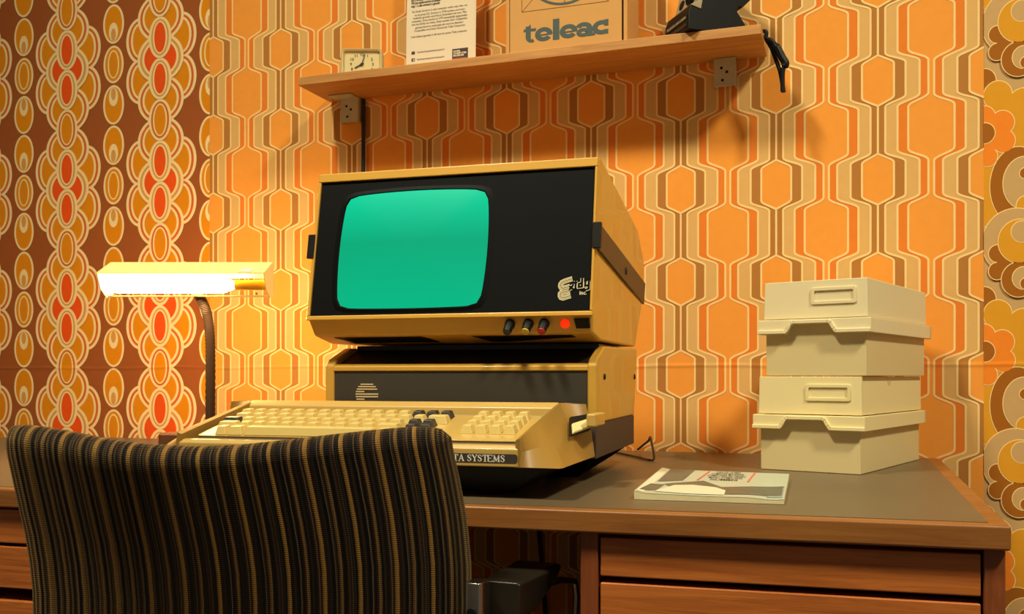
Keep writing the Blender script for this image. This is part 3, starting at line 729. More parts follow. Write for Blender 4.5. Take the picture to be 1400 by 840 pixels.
for i_, (s, x2) in enumerate((('HOME', 629), ('COMPUTER', 638), ('MUSEUM', 634))):
    u, v = sp(619.5, 71.5+3.0*i_); u2, _ = sp(x2, 70); tmp = MB(); text_mesh(tmp, s, .0046, Matrix.Identity(4), bold=.0002); w = max(p[0] for p in tmp.v)
    tx.add([shp(u+p[0]*(u2-u)/w, v+p[1], .0008) for p in tmp.v], tmp.f, 2)
tx.build('sheet_logo', PINK, she, label='dark square logo with red band')

# cardboard box with its lettering
CARD = mat('cardboard', (214, 160, 92), .75, .05, 30, bump=.1, bscale=200, spec=.2)
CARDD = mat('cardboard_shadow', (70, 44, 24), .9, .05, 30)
yb_ = -.112; a, b_ = onY(697, 60, yb_), onY(850, 60, yb_)
cb = thing('cardboard_box', 'brown cardboard box with teal lettering standing on the shelf', 'box', (a.x, yb_, SZ1+.0005))
bw = b_.x-a.x; bh = .215
m = MB(); m.box(0, bw, 0, .003, 0, bh); pan = m.build('front_flap', CARD, cb, bevel=.0008)
l_, r_ = onY(691.5, 60, yb_).x-a.x, onY(857.5, 60, yb_).x-a.x
m = MB(); m.box(l_, -.0012, .001, .092, 0, bh-.002); m.box(bw+.0028, r_, .001, .092, 0, bh-.002); m.box(l_, r_, .092, .095, 0, bh-.002); m.box(-.0012, bw+.0028, .02, .092, bh-.02, bh-.002); m.box(-.0012, bw+.0028, .004, .092, 0, .004)
m.build('box_side', CARD, cb, bevel=.0008)
m = MB(); m.box(-.0011, bw+.0027, .006, .010, .004, bh-.021); m.build('gap_shade', CARDD, cb)  # dark sheet standing in for the shade in the gaps beside the flap
TEAL = mat('print_teal', (74, 88, 84), .7, .04, 40)
def bp2(x, y): p = onY(x, y, yb_); return (p.x-a.x, p.z-SZ1-.0005)
q = MB()
SXL, SYL = 1.0, 1.0
def putp(pts, o=.0004, mi=0): q.poly([(u, -o, v) for u, v in pts], mi)
LX0, LZ0 = bp2(714, 57); LX1, LZ1 = bp2(833, 48)         # lettering box
LH = .0315; LB = (LZ0+LZ1)/2-.0005; LW = LX1-LX0
U = LW/6.0                                               # letter pitch
def arc(cx, cy, rx, ry, a0, a1, n=24): return [(cx+rx*math.cos(math.radians(a0+(a1-a0)*i/n)), cy+ry*math.sin(math.radians(a0+(a1-a0)*i/n))) for i in range(n+1)]
def st2(pts, w, lay=0):
    for f_ in stroke(pts, w): putp([(LX0+p.x*SXL, LB+p.y*SYL) for p in f_], .0003+lay*.00002)
SXL, SYL = LW/.1046, 1.16
xh = .0212; w_ = .0062
def let_e(x, lay):
    r = .0088; st2(arc(x, xh/2, r-.0012, xh/2-.0032, 0, 325, 30), w_, lay); st2([(x-r+.002, xh/2-.001), (x+r+.0015, xh/2-.0004)], .0024, lay+1)
    st2([(x+r-.0018, xh/2-.0016), (x+r-.0018, xh/2+.003)], .0058, lay+2)
def let_t(x, lay):
    st2([(x, xh+.004), (x, .0062)], w_, lay); st2(arc(x+.0045, .0062, .0045, .0035, 180, 300, 12), w_*.8, lay+1); st2([(x-.0055, xh-.002), (x+.0095, xh-.002)], .0042, lay+2)
    q.poly([(LX0+u_*SXL, -.00036, LB+v_*SYL) for u_, v_ in ((x-.0068, xh-.004), (x+.003, xh-.004), (x+.003, xh+.0068))])
let_t(.0075, 0); let_e(.0265, 0)
st2([(.0415, 0), (.0415, LH)], .0078)
let_e(.0565, 2)
def let_a(x, lay):
    st2(arc(x-.001, xh-.0085, .0068, .0055, 165, -5, 20), .0062, lay); st2([(x+.0062, xh-.008), (x+.0062, 0)], .0070, lay+1); st2(arc(x-.0015, .0062, .0055, .0040, 0, 360, 24), .0052, lay+2); st2([(x+.006, .0022), (x+.0125, .0022)], .0042, lay+3)
let_a(.0755, 0)
st2(arc(.0960, xh/2, .0082, xh/2-.0032, 52, 308, 28), w_, 3); st2([(.1012, xh-.0088), (.1012, xh+.0004)], .0048, 4); st2([(.1012, .0004), (.1012, .0072)], .0046, 4)
# emblem above the word: square frame, corner lines, ring
fx0, fz0 = bp2(713.5, 16); fx1, _ = bp2(832, 0); fs = fx1-fx0; fz0 -= .001
def st3(pts, w, lay, mi): 
    for f_ in stroke(pts, w): putp([(p.x, p.y) for p in f_], .0003+lay*.00002, mi)
fh = min(fs, bh-fz0-.006)
st3([(fx0, fz0), (fx1, fz0), (fx1, fz0+fh), (fx0, fz0+fh), (fx0, fz0)], .0009, 0, 1)
st3([(fx0, fz0), (fx0+.03, fz0+.03)], .0008, 1, 1); st3([(fx1, fz0), (fx1-.03, fz0+.03)], .0008, 1, 1)
st3([((fx0+fx1)/2, fz0+.006), ((fx0+fx1)/2, fz0+fh-.006)], .0012, 2, 1)
st3(arc((fx0+fx1)/2, fz0+.0055+fh*.44, fs*.43, fh*.44, 0, 360, 60), .0042, 3, 0)
q.build('lettering', [TEAL, mat('print_brown', (120, 76, 36), .7, .04, 40)], pan, label='bold teal word and ringed emblem')

# instant camera, its strap over the shelf end
PB = mat('camera_black', (12, 12, 10), .5, .15, 60, bump=.06, bscale=400, spec=.25); PG = mat('camera_grey', (168, 150, 118), .45, .05, 40)
pr = thing('instant_camera', 'black boxy instant camera with grey front at the right end of the shelf', 'camera', (0, 0, 0))
near = onY(941, 47, -.143)                               # foremost lower corner
pr.location = (near.x, near.y+.004, SZ1+.0005)
pr.rotation_euler = (0, 0, math.radians(36))
# local: +x runs from the front corner to the back of the camera, +y across its width
PWD = .088
prof = [(0, 0), (0, .030), (.004, .0395), (.022, .0345), (.034, .100), (.085, .112), (.108, .108), (.112, .062), (.096, .046), (.089, .0465), (.086, .0385), (.108, .0075), (.108, 0)]
prof = [(x*1.04, z) for x, z in prof]
m = MB(); m.prism([(x, 0, z) for x, z in prof], [(x, PWD, z) for x, z in prof]); pbody = m.build('camera_body', PB, pr, bevel=.0015)
m = MB()                                                # grey face: wraps the nose top and the front
m.prism([(.0025, -.0008, .0405), (.0225, -.0008, .0352), (.0345, -.0008, .0995), (.0315, -.0008, .100), (.0175, -.0008, .0475)], [(.0025, PWD+.0008, .0405), (.0225, PWD+.0008, .0352), (.0345, PWD+.0008, .0995), (.0315, PWD+.0008, .100), (.0175, PWD+.0008, .0475)])
m.build('face_plate', PG, pr, bevel=.0008, label='grey face plate')
m = MB(); m.lathe([(.016, -.004), (.016, .008), (.013, .010), (.012, .006), (.0001, .006)], (.026, .030, .066), (-.96, 0, .2), 24); ln = m.build('lens', BLACK, pr, smooth=True)
m = MB(); m.lathe([(.0075, 0), (.006, .002), (.0001, .003)], Vector((.026, .030, .066))+Vector((-.96, 0, .2)).normalized()*.0058, (-.96, 0, .2), 18); m.build('lens_glass', mat('lens_glass', (16, 18, 26), .05, .02, 30, coat=1), ln, smooth=True)
m = MB(); m.lathe([(.009, -.004), (.009, .005), (.007, .006), (.0001, .0055)], (.0262, .068, .064), (-.96, 0, .2), 20); m.build('exposure_dial', BLACK, pr, smooth=True)
m = MB()
for z, h in ((.007, .006), (.0185, .007)): m.box(-.0010, .001, .006, PWD-.006, z, z+h)
m.build('nose_panel', mat('nose_black', (38, 34, 28), .4, .05, 40), pr)
m = MB()
text_mesh(m, 'POLAROID LAND CAMERA', .0058, frame_mat((-.0011, PWD-.010, .0200), (0, -1, 0), (0, 0, 1)), sx=1.0, bold=.0001)
m.build('lettering', mat('print_silver', (186, 176, 150), .5, .02, 40), pr)
# strap: from the camera back, along the shelf and down past its end
inv = (Matrix.Translation(pr.location) @ Matrix.Rotation(math.radians(36), 4, 'Z')).inverted()
ysr = -.078
w2 = lambda x, y, dy=0: inv @ onY(x, y, ysr+dy)
st_pts = [Vector((.113, .03, .006)), inv @ Vector((SX1-.02, -.075, SZ1+.004)), inv @ Vector((SX1+.003, ysr, SZ1+.003)), w2(1047.5, 53), w2(1055, 66), w2(1062, 85), w2(1067, 100), w2(1071.5, 126)]
st2_ = [w2(1047.5, 53, -.004), w2(1056, 57, -.004), w2(1064, 68, -.004), w2(1069, 78, -.004), w2(1074, 87, -.004), w2(1071, 94, -.004), w2(1070, 104, -.004), w2(1070, 125, -.004)]
m = MB(); m.tube(smooth_path(st_pts, 5), .0038, 8, flat=.9); m.tube(smooth_path(st2_, 5), [.004]*8+[.0062]*16+[.0036]*12, 8)
m.build('wrist_strap', mat('strap_black', (8, 7, 6), .5, .1, 60, spec=.2), pr, smooth=True, label='black cord strap hanging past the shelf end')

# ================================================================== STORAGE BOXES
IV1 = mat('box_ivory', (232, 216, 170), .42, .03, 12, bump=.04, bscale=900); IV2 = mat('box_ivory_yellowed', (234, 216, 158), .42, .03, 12, bump=.04, bscale=900)
IVT = mat('box_tray', (216, 196, 142), .45, .03, 12, bump=.04, bscale=900)
def storage_box(label, loc, rz, m1, mlab):
    t = thing('storage_box', label, 'storage box', loc, rz, None)
    Wd, Dp, H = .140, .300, .1325; zl0, zl1 = .0585, .0785
    m = MB(); o = [(0, 0), (Wd, 0), (Wd, Dp), (0, Dp)]; th = .003
    i_ = [(th, th), (Wd-th, th), (Wd-th, Dp-th), (th, Dp-th)]
    m.loft([[(x, y, th) for x, y in i_], [(x, y, .0772) for x, y in i_], [(x, y, .0772) for x, y in o], [(x, y, 0) for x, y in o]])
    m.build('tray', IVT, t, bevel=.0012)
    m = MB(); e = .0015
    def rect(g_, z, dt=0): return [(-g_+dt, -g_+dt, z), (Wd+g_-dt, -g_+dt, z), (Wd+g_-dt, Dp+g_-dt, z), (-g_+dt, Dp+g_-dt, z)]
    m.loft([rect(e-.002, .085), rect(e-.002, H-.002), rect(e, H), rect(e, zl1-.001), rect(.0045, zl1), rect(.0075, zl1-.006)][1:3]+[rect(e+.001, zl1+.001)], caps=True)
    lid = m.build('lid', m1, t, bevel=.0015)
    # flange: sides and back straight, front with the raised finger cut-out
    fg = MB(); g0, g1 = .0025, .0085
    def band(pa, pb, za, zb): pass
    for (x0_, x1_, y0_, y1_) in ((-g1, .0, 0, Dp+g1), (Wd, Wd+g1, 0, Dp+g1), (-g1, Wd+g1, Dp, Dp+g1)):
        fg.box(x0_, x1_, y0_, y1_, zl0, zl1)
    nx0, nx1, ns, nh = .034, .100, .008, .0135
    P = [(-g1, zl0), (nx0-ns*.3, zl0), (nx0, zl0+.003), (nx0+ns*.6, zl0+nh-.002), (nx0+ns*1.1, zl0+nh), (nx1-ns*1.1, zl0+nh), (nx1-ns*.6, zl0+nh-.002), (nx1, zl0+.003), (nx1+ns*.3, zl0), (Wd+g1, zl0), (Wd+g1, zl1), (-g1, zl1)]
    fg.prism([(x, -g1, z) for x, z in P], [(x, 0.001, z) for x, z in P])
    Q = [(x, z) for x, z in P[:10]]
    for q_ in stroke(Q, .0055): fg.prism([(p.x, -g1-.0032, p.y+.003) for p in q_], [(p.x, -g1+.001, p.y+.003) for p in q_])
    fg.build('lid_flange', m1, lid, bevel=.001, label='raised rim with finger cut-out')
    lh = MB(); lx0, lx1, lz0, lz1 = .066, .128, .0985, .1215
    o = rrect(lx0, lx1, lz0, lz1, .003, 4); i_ = rrect(lx0+.0045, lx1-.0045, lz0+.0045, lz1-.0045, .0015, 4); y_ = -.0012
    lh.loft([[(x, y_+.0005, z) for x, z in o], [(x, y_-.0028, z) for x, z in o], [(x, y_-.0028, z) for x, z in i_], [(x, y_-.0002, z) for x, z in i_]], caps=False)
    lh.poly([(x, y_-.0005, z) for x, z in i_[::-1]])
    lh.build('label_holder', m1, lid, bevel=.0006)
    return t
b0 = onZ(1040, 642, DZ+.0006); b1 = onZ(1175, 650, DZ+.0006); rzb = math.atan2(b1.y-b0.y, b1.x-b0.x)
ROT = rzb
lowbox = storage_box('ivory plastic storage box standing on the desk at the bottom of the stack', (b0.x, b0.y, DZ+.0008), ROT, IV2, '')
o = storage_box('paler ivory storage box stacked on top of the other storage box', (b0.x+.0075, b0.y-.0005, DZ+.0008+.1328), ROT, IV1, '')

m = MB(); m.poly([(.1418, .118, .1318), (.1418, .142, .1318), (.1418, .139, .1262), (.1418, .131, .1178), (.1418, .122, .1205)])
m.build('tape', mat('clear_tape', (206, 190, 150), .25, .05, 60), [c for c in lowbox.children if c.name.startswith('lid')][0], label='scrap of clear tape on the lid')

# ================================================================== MAGAZINE
mg = thing('magazine', 'worn magazine with grey cover photo lying flat on the desk before the boxes', 'magazine', (0, 0, 0))
c = [onZ(867, 683, DZ+.001), onZ(1072, 690, DZ+.001), onZ(1079, 656, DZ+.001), onZ(905, 649, DZ+.001)]
org = (c[0]+c[1]+c[2]+c[3])/4; org.z = DZ+.0008; mg.location = org
def mgp(u, v, h):
    p = c[0].lerp(c[1], u).lerp(c[3].lerp(c[2], u), v); return (p.x-org.x, p.y-org.y, h)
def mh(u, v): return .0074-.0025*math.exp(-((u-.93)/.12)**2)*(1-v)-.0012*math.exp(-((u-.55)/.3)**2)*(1-v)**3+.0022*math.exp(-(u/.05)**2)
NU, NV = 28, 10
MGP = mat('magazine_pages', (222, 206, 158), .7, .12, 90, spec=.2)
m = MB(); top = [[mgp(i/NU, j/NV, mh(i/NU, j/NV)-.0008) for i in range(NU+1)] for j in range(NV+1)]
bot = [[mgp(i/NU, j/NV, .0002) for i in range(NU+1)] for j in range(NV+1)]
def gridsolid(m, top, bot, mi=0):
    nv, nu = len(top), len(top[0]); vs = [p for r in bot for p in r]+[p for r in top for p in r]; K = nu*nv; fs = []
    for j in range(nv-1):
        for i in range(nu-1):
            q_ = (j*nu+i, j*nu+i+1, (j+1)*nu+i+1, (j+1)*nu+i); fs += [q_[::-1], tuple(k_+K for k_ in q_)]
    bd = [i for i in range(nu)]+[j*nu+nu-1 for j in range(1, nv)]+[(nv-1)*nu+i for i in range(nu-2, -1, -1)]+[j*nu for j in range(nv-2, 0, -1)]
    for k_ in range(len(bd)): fs.append((bd[k_], bd[(k_+1) % len(bd)], bd[(k_+1) % len(bd)]+K, bd[k_]+K))
    m.add(vs, fs, mi)
gridsolid(m, top, bot); m.build('pages', MGP, mg, smooth=True)
m = MB(); top = [[mgp(i/NU, j/NV, mh(i/NU, j/NV)) for i in range(NU+1)] for j in range(NV+1)]; bot = [[mgp(i/NU, j/NV, mh(i/NU, j/NV)-.0005) for i in range(NU+1)] for j in range(NV+1)]
gridsolid(m, top, bot)
cov = m.build('cover', mat('cover_pale', (184, 192, 166), .35, .05, 30), mg, smooth=True)
m = MB()
def cpoly(pts, mi, lay):
    # subdivide edge-wise so the print hugs the cover
    P = []
    for i in range(len(pts)):
        (u0, v0), (u1, v1) = pts[i], pts[(i+1) % len(pts)]
        for k_ in range(6): t = k_/6; P.append((u0+(u1-u0)*t, v0+(v1-v0)*t))
    cu, cv = sum(p[0] for p in P)/len(P), sum(p[1] for p in P)/len(P); n = len(P)
    rings_ = [[mgp(cu+(u-cu)*s, cv+(v-cv)*s, mh(cu+(u-cu)*s, cv+(v-cv)*s)+.0003+.00008*lay) for u, v in P] for s in (1, .66, .33, .02)]
    m.loft(rings_, mi, caps=False); m.poly(rings_[-1], mi)
cpoly([(.01, .02), (.06, .02), (.07, .98), (.01, .98)], 1, 0)
cpoly([(.075, .42), (.25, .50), (.27, .98), (.075, .98)], 2, 1)
cpoly([(.02, .06), (.13, .10), (.15, .32), (.05, .32)], 2, 1)
cpoly([(.14, .34), (.40, .52), (.56, .30), (.985, .44), (.985, .10), (.60, .06), (.30, .10)], 2, 2)
cpoly([(.88, .05), (.985, .05), (.985, .40)], 0, 3)
cpoly([(.12, .06), (.22, .30), (.35, .34), (.52, .28), (.60, .18), (.605, .04), (.35, .03)], 1, 4)
for u0, u1 in ((.345, .385), (.715, .735)): cpoly([(u0, .54), (u0+.014, .54), (u1+.014, .97), (u1, .97)], 3, 4)
for k_ in range(5):
    v = .90-.085*k_; inset = (.05, .02, 0, .02, .04)[k_]; s = ('VAN DE HOBBY', 'COMPUTER MAGAZINE', 'COMPUTERS EN TELEAC', 'MICRO COMPUTERS', 'NUMMER')[k_]
    tmp = MB(); text_mesh(tmp, s, 1, Matrix.Identity(4), bold=.02); w = max(p[0] for p in tmp.v); u0, u1 = .40+inset, .69-inset
    m.add([mgp(u0+p[0]/w*(u1-u0), v+p[1]*.075, mh(.55, v)+.0009) for p in tmp.v], tmp.f, 4)
m.build('cover_print', [mat('cover_blue_grey', (150, 166, 158), .35, .05, 30), mat('cover_white', (226, 222, 190), .35, .05, 40), mat('cover_dark', (88, 94, 82), .35, .35, 60), mat('cover_red', (226, 110, 84), .4, .05, 40), mat('cover_ink', (64, 64, 54), .5, .1, 60)], cov)

# ================================================================== DESK LAMP
LB_ = mat('lamp_enamel_glow', (250, 228, 150), .4, .04, 20); LBB = LB_.node_tree.nodes['Principled BSDF']; LBB.inputs['Emission Color'].default_value = rgb((255, 226, 120)); LBB.inputs['Emission Strength'].default_value = .22; NECK = mat('neck_brown', (58, 40, 26), .5, .1, 40, metal=.2)  # weak emission in the enamel imitates the tube's glare on the hood
yl = -.40
nk = onY(287, 580, yl)
lampb = thing('desk_lamp', 'lit cream desk lamp on a bent brown gooseneck left of the computer', 'lamp', (nk.x, yl, DZ+.0006))
dl = (Vector((nk.x, yl, 0))-CAM).dot(FW)
loc_ = lambda p: tuple(Vector(p)-Vector((nk.x, yl, DZ+.0006)))
m = MB(); pb = onZ(232, 600, DZ+.03)
bl, br_ = atD(227, 600, dl).x-nk.x, .035
pts = rrect(bl, br_, -.05, .06, .012, 4); pi_ = rrect(bl+.003, br_-.003, -.047, .057, .010, 4)
htop = atD(240, 591.5, dl).z-DZ
m.loft([[(x, y, 0) for x, y in pts], [(x, y, htop-.003) for x, y in pts], [(x, y, htop) for x, y in pi_]])
m.build('lamp_base', mat('lamp_base_brown', (92, 54, 32), .5, .08, 30), lampb, bevel=.001)
nec = smooth_path([loc_(atD(287.5, 592, dl)), loc_(atD(287.5, 560, dl)), loc_(atD(287.8, 500, dl)), loc_(atD(287, 460, dl)), loc_(atD(283.5, 432, dl)), loc_(atD(278, 415, dl-.004)), loc_(atD(270, 402, dl-.008)), loc_(atD(262, 394, dl-.01))], 14)
nec = [Vector((nec[0][0], nec[0][1], htop-.004))]+nec
m = MB(); m.tube(nec, [.0078+(.0005 if i % 2 else -.0004) for i in range(len(nec))], 14); m.build('gooseneck', NECK, lampb, smooth=True, angle=60)
# hood: local axis runs along the image plane, ridge towards the viewer
d0 = dl-.012
RTv = RT; FV = FW; UP = Vector((0, 0, 1))
hc = atD(262, 383, d0)
def hp(s, f_, z): return loc_(hc+RTv*s+FV*f_+UP*z)      # s along, f away from the viewer, z up
sL, sR = (150-262)/F*d0, (371-262)/F*d0
zt, zr, zb = (383-358)/F*d0, (383-377.5)/F*d0, (383-408)/F*d0
m = MB(); t_ = .0014
def sheet(P, Q):                                        # thin folded sheet, profile (f,z)
    inner = [(f_+.0012*(1 if i_ == 0 else 1), z-.0012) for i_, (f_, z) in enumerate(P)]
    m.prism([hp(sL, *p) for p in P]+[hp(sL, *p) for p in inner[::-1]], [hp(sR, *p) for p in P]+[hp(sR, *p) for p in inner[::-1]])
sheet([(.012, zt-.004), (.006, zt), (-.050, zr)], 0)
sheet([(.006, zb+.0035), (-.002, zb+.0030), (-.014, zb+.0035)], 0)
m.prism([hp(sL, .0125, zt-.004), hp(sR, .0125, zt-.004), hp(sR, .0125, .004), hp(sL, .0125, .004)], [hp(sL, .0135, zt-.004), hp(sR, .0135, zt-.004), hp(sR, .0135, .004), hp(sL, .0135, .004)])
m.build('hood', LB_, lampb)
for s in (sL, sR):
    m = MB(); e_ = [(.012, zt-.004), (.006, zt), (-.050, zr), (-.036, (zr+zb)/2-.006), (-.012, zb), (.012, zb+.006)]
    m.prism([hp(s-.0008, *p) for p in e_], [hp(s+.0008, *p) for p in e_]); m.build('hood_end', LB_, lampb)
m = MB(); m.box(0, 1, 0, 1, 0, 1)
s0, s1 = (338.5-262)/F*d0, (354-262)/F*d0
pf = lambda s, t, o: hp(s, .006+(-.056)*t-.0000, zt+(zr-zt)*t+o)
m = MB(); m.prism([pf(s0, .62, .0004), pf(s1, .62, .0004), pf(s1, .97, .0004), pf(s0, .97, .0004)], [pf(s0, .62, .001), pf(s1, .62, .001), pf(s1, .97, .001), pf(s0, .97, .001)])
m.build('sticker', WHITE, lampb, label='small white sticker on the hood')
m = MB(); tb0, tb1 = sL+.003, (326-262)/F*d0
cc_ = lambda s: Vector(hp(s, -.022, (zr+zb)/2+.001))
m.tube([cc_(tb0+(tb1-tb0)*i/12) for i in range(13)], [.006]+[.0125]*11+[.006], 16)
m.build('lamp_tube', emit('tube_glow', (255, 206, 134), 140.), lampb, smooth=True, label='glowing white tube')
m = MB(); m.tube([cc_(tb1+.001), cc_(sR-.001)], .008, 12); m.build('tube_socket', mat('socket_yellow', (236, 180, 40), .5, .05, 30), lampb, smooth=True)
m = MB()
for px_, py_ in ((350, 395), (353, 402.5)):
    m.lathe([(.0022, 0), (.002, .0012), (.0001, .0014)], Vector(hp((px_-262)/F*d0, -.0135+.004, (383-py_)/F*d0)), -FV, 10)
m.build('hood_screw', mat('brass', (150, 110, 50), .35, .05, 30, metal=.8), lampb)

# ================================================================== CHAIR
ch = thing('office_chair', 'office chair with brown and gold striped velvet back pushed in at the desk', 'chair', (0, 0, 0))
def interp(tab, t):
    for (a_, b__) in zip(tab, tab[1:]):
        if t <= b__[0]: 
            f_ = (t-a_[0])/(b__[0]-a_[0]); f_ = max(0, f_); return [a_[i]+(b__[i]-a_[i])*f_ for i in range(1, len(a_))]
    return list(tab[-1][1:])
TOP = [(0, 15, 586), (.025, 22, 581.5), (.07, 45, 581), (.14, 88, 588), (.22, 135, 598), (.32, 195, 606.5), (.44, 268, 610.5), (.54, 330, 608), (.64, 392, 601.5), (.74, 455, 594), (.84, 520, 587), (.91, 565, 583.5), (.95, 590, 584), (.975, 604, 587), (1, 617, 598)]
LEFT = [(0, 14), (.10, 19), (.25, 32), (.40, 46), (.55, 52), (.75, 54), (1, 57)]
RIGHT = [(0, 615), (.06, 619), (.15, 627), (.28, 636), (.42, 642), (.6, 643), (.8, 641), (1, 636)]
def depth(s, t):
    w = 2*s-1
    return .880+(.105 if w < 0 else .070)*abs(w)**2.0+.09*t
YB = 985
NS, NT = 60, 26
def mid(s, t):
    x0_, y0_ = interp(TOP, s)
    xl, xr = interp(LEFT, t)[0], interp(RIGHT, t)[0]; xl0, xr0 = interp(LEFT, 0)[0], interp(RIGHT, 0)[0]
    f_ = (x0_-xl0)/(xr0-xl0)
    x = xl+(xr-xl)*f_; y = y0_+(YB-y0_)*t
    return atD(x, y, depth(s, t))
chc = mid(.5, .9)+FW*.20; ch.location = (chc.x, chc.y, 0)
cl = lambda p: tuple(Vector(p)-Vector((chc.x, chc.y, 0)))
tt = [0, .004, .012, .025, .045, .07, .10, .14, .2, .28, .36, .45, .55, .65, .75, .85, .93, .97, .99, 1]
ss = [0, .004, .012, .025, .04, .06]+[.09+.82*i/40 for i in range(41)]+[.94, .96, .975, .988, .996, 1]
bk = MB(); G = {}
def thick(s, t):
    a_ = min(1, max(0, 1-(max(0, (abs(2*s-1)-.90)/.10))**2))**.5
    c_ = min(1, max(0, 1-(max(0, (.07-t)/.07))**2))**.5; e_ = min(1, max(0, 1-(max(0, (t-.95)/.05))**2))**.5
    return .028*a_*c_*e_
uvs = []
for side in (-1, 1):
    for j, t in enumerate(tt):
        for i, s in enumerate(ss):
            bd = i in (0, len(ss)-1) or j in (0, len(tt)-1)
            if side == 1 and bd: G[side, i, j] = G[-1, i, j]; continue
            p = mid(s, t)+FW*(side*thick(s, t))
            p = p+FW*.0
            G[side, i, j] = len(bk.v); bk.v.append(cl(p)); uvs.append((s, t))
for side in (-1, 1):
    for j in range(len(tt)-1):
        for i in range(len(ss)-1):
            f_ = (G[side, i, j], G[side, i+1, j], G[side, i+1, j+1], G[side, i, j+1])
            bk.f.append(f_ if side == 1 else f_[::-1]); bk.m.append(0)
vm, nt, b = new_mat('striped_velvet'); N = nt.nodes; L = nt.links
uvn = N.new('ShaderNodeUVMap'); uvn.uv_map = 'UVMap'; sx = N.new('ShaderNodeSeparateXYZ'); L.new(uvn.outputs[0], sx.inputs[0])
def M_(op, a_, b_=None):
    q_ = N.new('ShaderNodeMath'); q_.operation = op
    for i, v in enumerate((a_, b_)):
        if v is None: continue
        if isinstance(v, (int, float)): q_.inputs[i].default_value = v
        else: L.new(v, q_.inputs[i])
    return q_.outputs[0]
n1 = N.new('ShaderNodeTexNoise'); n1.inputs['Scale'].default_value = 60; n1.inputs['Detail'].default_value = 2
mpv = N.new('ShaderNodeMapping'); mpv.inputs['Scale'].default_value = (1, .25, 1); L.new(uvn.outputs[0], mpv.inputs[0]); L.new(mpv.outputs[0], n1.inputs['Vector'])
uw = M_('ADD', sx.outputs[0], M_('MULTIPLY', M_('SUBTRACT', n1.outputs['Fac'], .5), .0022))
fr_ = M_('FRACT', M_('MULTIPLY', uw, 6.6))
cr = N.new('ShaderNodeValToRGB'); cr.color_ramp.interpolation = 'CONSTANT'
GOLD, GOLD2, DKB, MDB, BLK, GRY = (156, 116, 56), (126, 94, 50), (40, 28, 21), (58, 38, 27), (20, 17, 16), (96, 80, 58)
seq = [(0, GOLD), (.055, DKB), (.125, BLK), (.195, GRY), (.208, BLK), (.25, MDB), (.285, GOLD2), (.325, BLK), (.40, DKB), (.455, GRY), (.468, MDB), (.50, GOLD), (.56, MDB), (.60, BLK), (.69, GRY), (.702, DKB), (.745, GOLD2), (.79, BLK), (.87, MDB), (.915, GRY), (.93, BLK)]
e = cr.color_ramp.elements
e[0].position = 0; e[0].color = rgb(GOLD); e[1].position = seq[1][0]; e[1].color = rgb(DKB)
for p_, c_ in seq[2:]: q_ = e.new(p_); q_.color = rgb(c_)
L.new(fr_, cr.inputs[0])
n2 = N.new('ShaderNodeTexNoise'); n2.inputs['Scale'].default_value = 300; n2.inputs['Detail'].default_value = 3
L.new(uvn.outputs[0], n2.inputs['Vector'])
edge_ = N.new('ShaderNodeMix'); edge_.data_type = 'RGBA'    # plain dark side panel at the right edge
L.new(M_('MULTIPLY', M_('GREATER_THAN', uw, .962), M_('LESS_THAN', M_('ABSOLUTE', M_('SUBTRACT', uw, .985)), .5)), edge_.inputs[0])
L.new(cr.outputs[0], edge_.inputs[6]); edge_.inputs[7].default_value = rgb((30, 21, 17))
mx = N.new('ShaderNodeMix'); mx.data_type = 'RGBA'; mx.blend_type = 'MULTIPLY'; mx.inputs[0].default_value = .55
L.new(edge_.outputs[2], mx.inputs[6]); L.new(n2.outputs['Fac'], mx.inputs[7])
L.new(mx.outputs[2], b.inputs['Base Color']); b.inputs['Roughness'].default_value = .85
b.inputs['Sheen Weight'].default_value = .35; b.inputs['Sheen Roughness'].default_value = .4; b.inputs['Sheen Tint'].default_value = rgb((255, 210, 140)); b.inputs['Specular IOR Level'].default_value = .15
rib = M_('SINE', M_('MULTIPLY', sx.outputs[1], 900.)); cord = M_('SINE', M_('MULTIPLY', fr_, 75.4))
hgt = M_('ADD', M_('MULTIPLY', rib, .25), M_('MULTIPLY', cord, .8))
bp = N.new('ShaderNodeBump'); bp.inputs['Strength'].default_value = .55; bp.inputs['Distance'].default_value = .0015
L.new(hgt, bp.inputs['Height']); L.new(bp.outputs[0], b.inputs['Normal'])
bo = bk.build('backrest', vm, ch, smooth=True, angle=80, label='striped velvet backrest')
def set_uv(o_, uv):
    ul = o_.data.uv_layers.new(name='UVMap')
    for lp_ in o_.data.loops: ul.data[lp_.index].uv = uv[lp_.vertex_index]
set_uv(bo, uvs)
# seat
AX, AY = RT, FW
def cw_(s, f_, z): return cl(chc+AX*s+AY*(f_)+Vector((0, 0, z-chc.z)))
stm = MB(); rg = []
for z, ins in ((.440, .02), (.444, .004), (.470, 0), (.492, .004), (.502, .02), (.506, .06)):
    rg.append([cw_(x, y, z) for x, y in rrect(-.16+ins, .20-ins, -.17+ins, .20-ins, .05, 6)])
stm.loft(rg)
so = stm.build('seat', vm, ch, smooth=True, angle=60); set_uv(so, [((v.co-Vector(cw_(0, 0, 0))).dot(RT)/.45+.5, (v.co-Vector(cw_(0, 0, 0))).dot(FW)) for v in so.data.vertices])
CHR = mat('chrome', (190, 184, 170), .22, .04, 30, metal=1); VIN = mat('armrest_vinyl', (34, 28, 20), .34, .7, 22, bump=.1, bscale=150)
m = MB(); m.tube([cw_(0, -.12, .44), cw_(0, -.235, .43), cw_(0, -.262, .50), cl(mid(.5, .93)+FW*.032)], .014, 12, flat=.5); m.build('back_bar', CHR, ch, smooth=True)
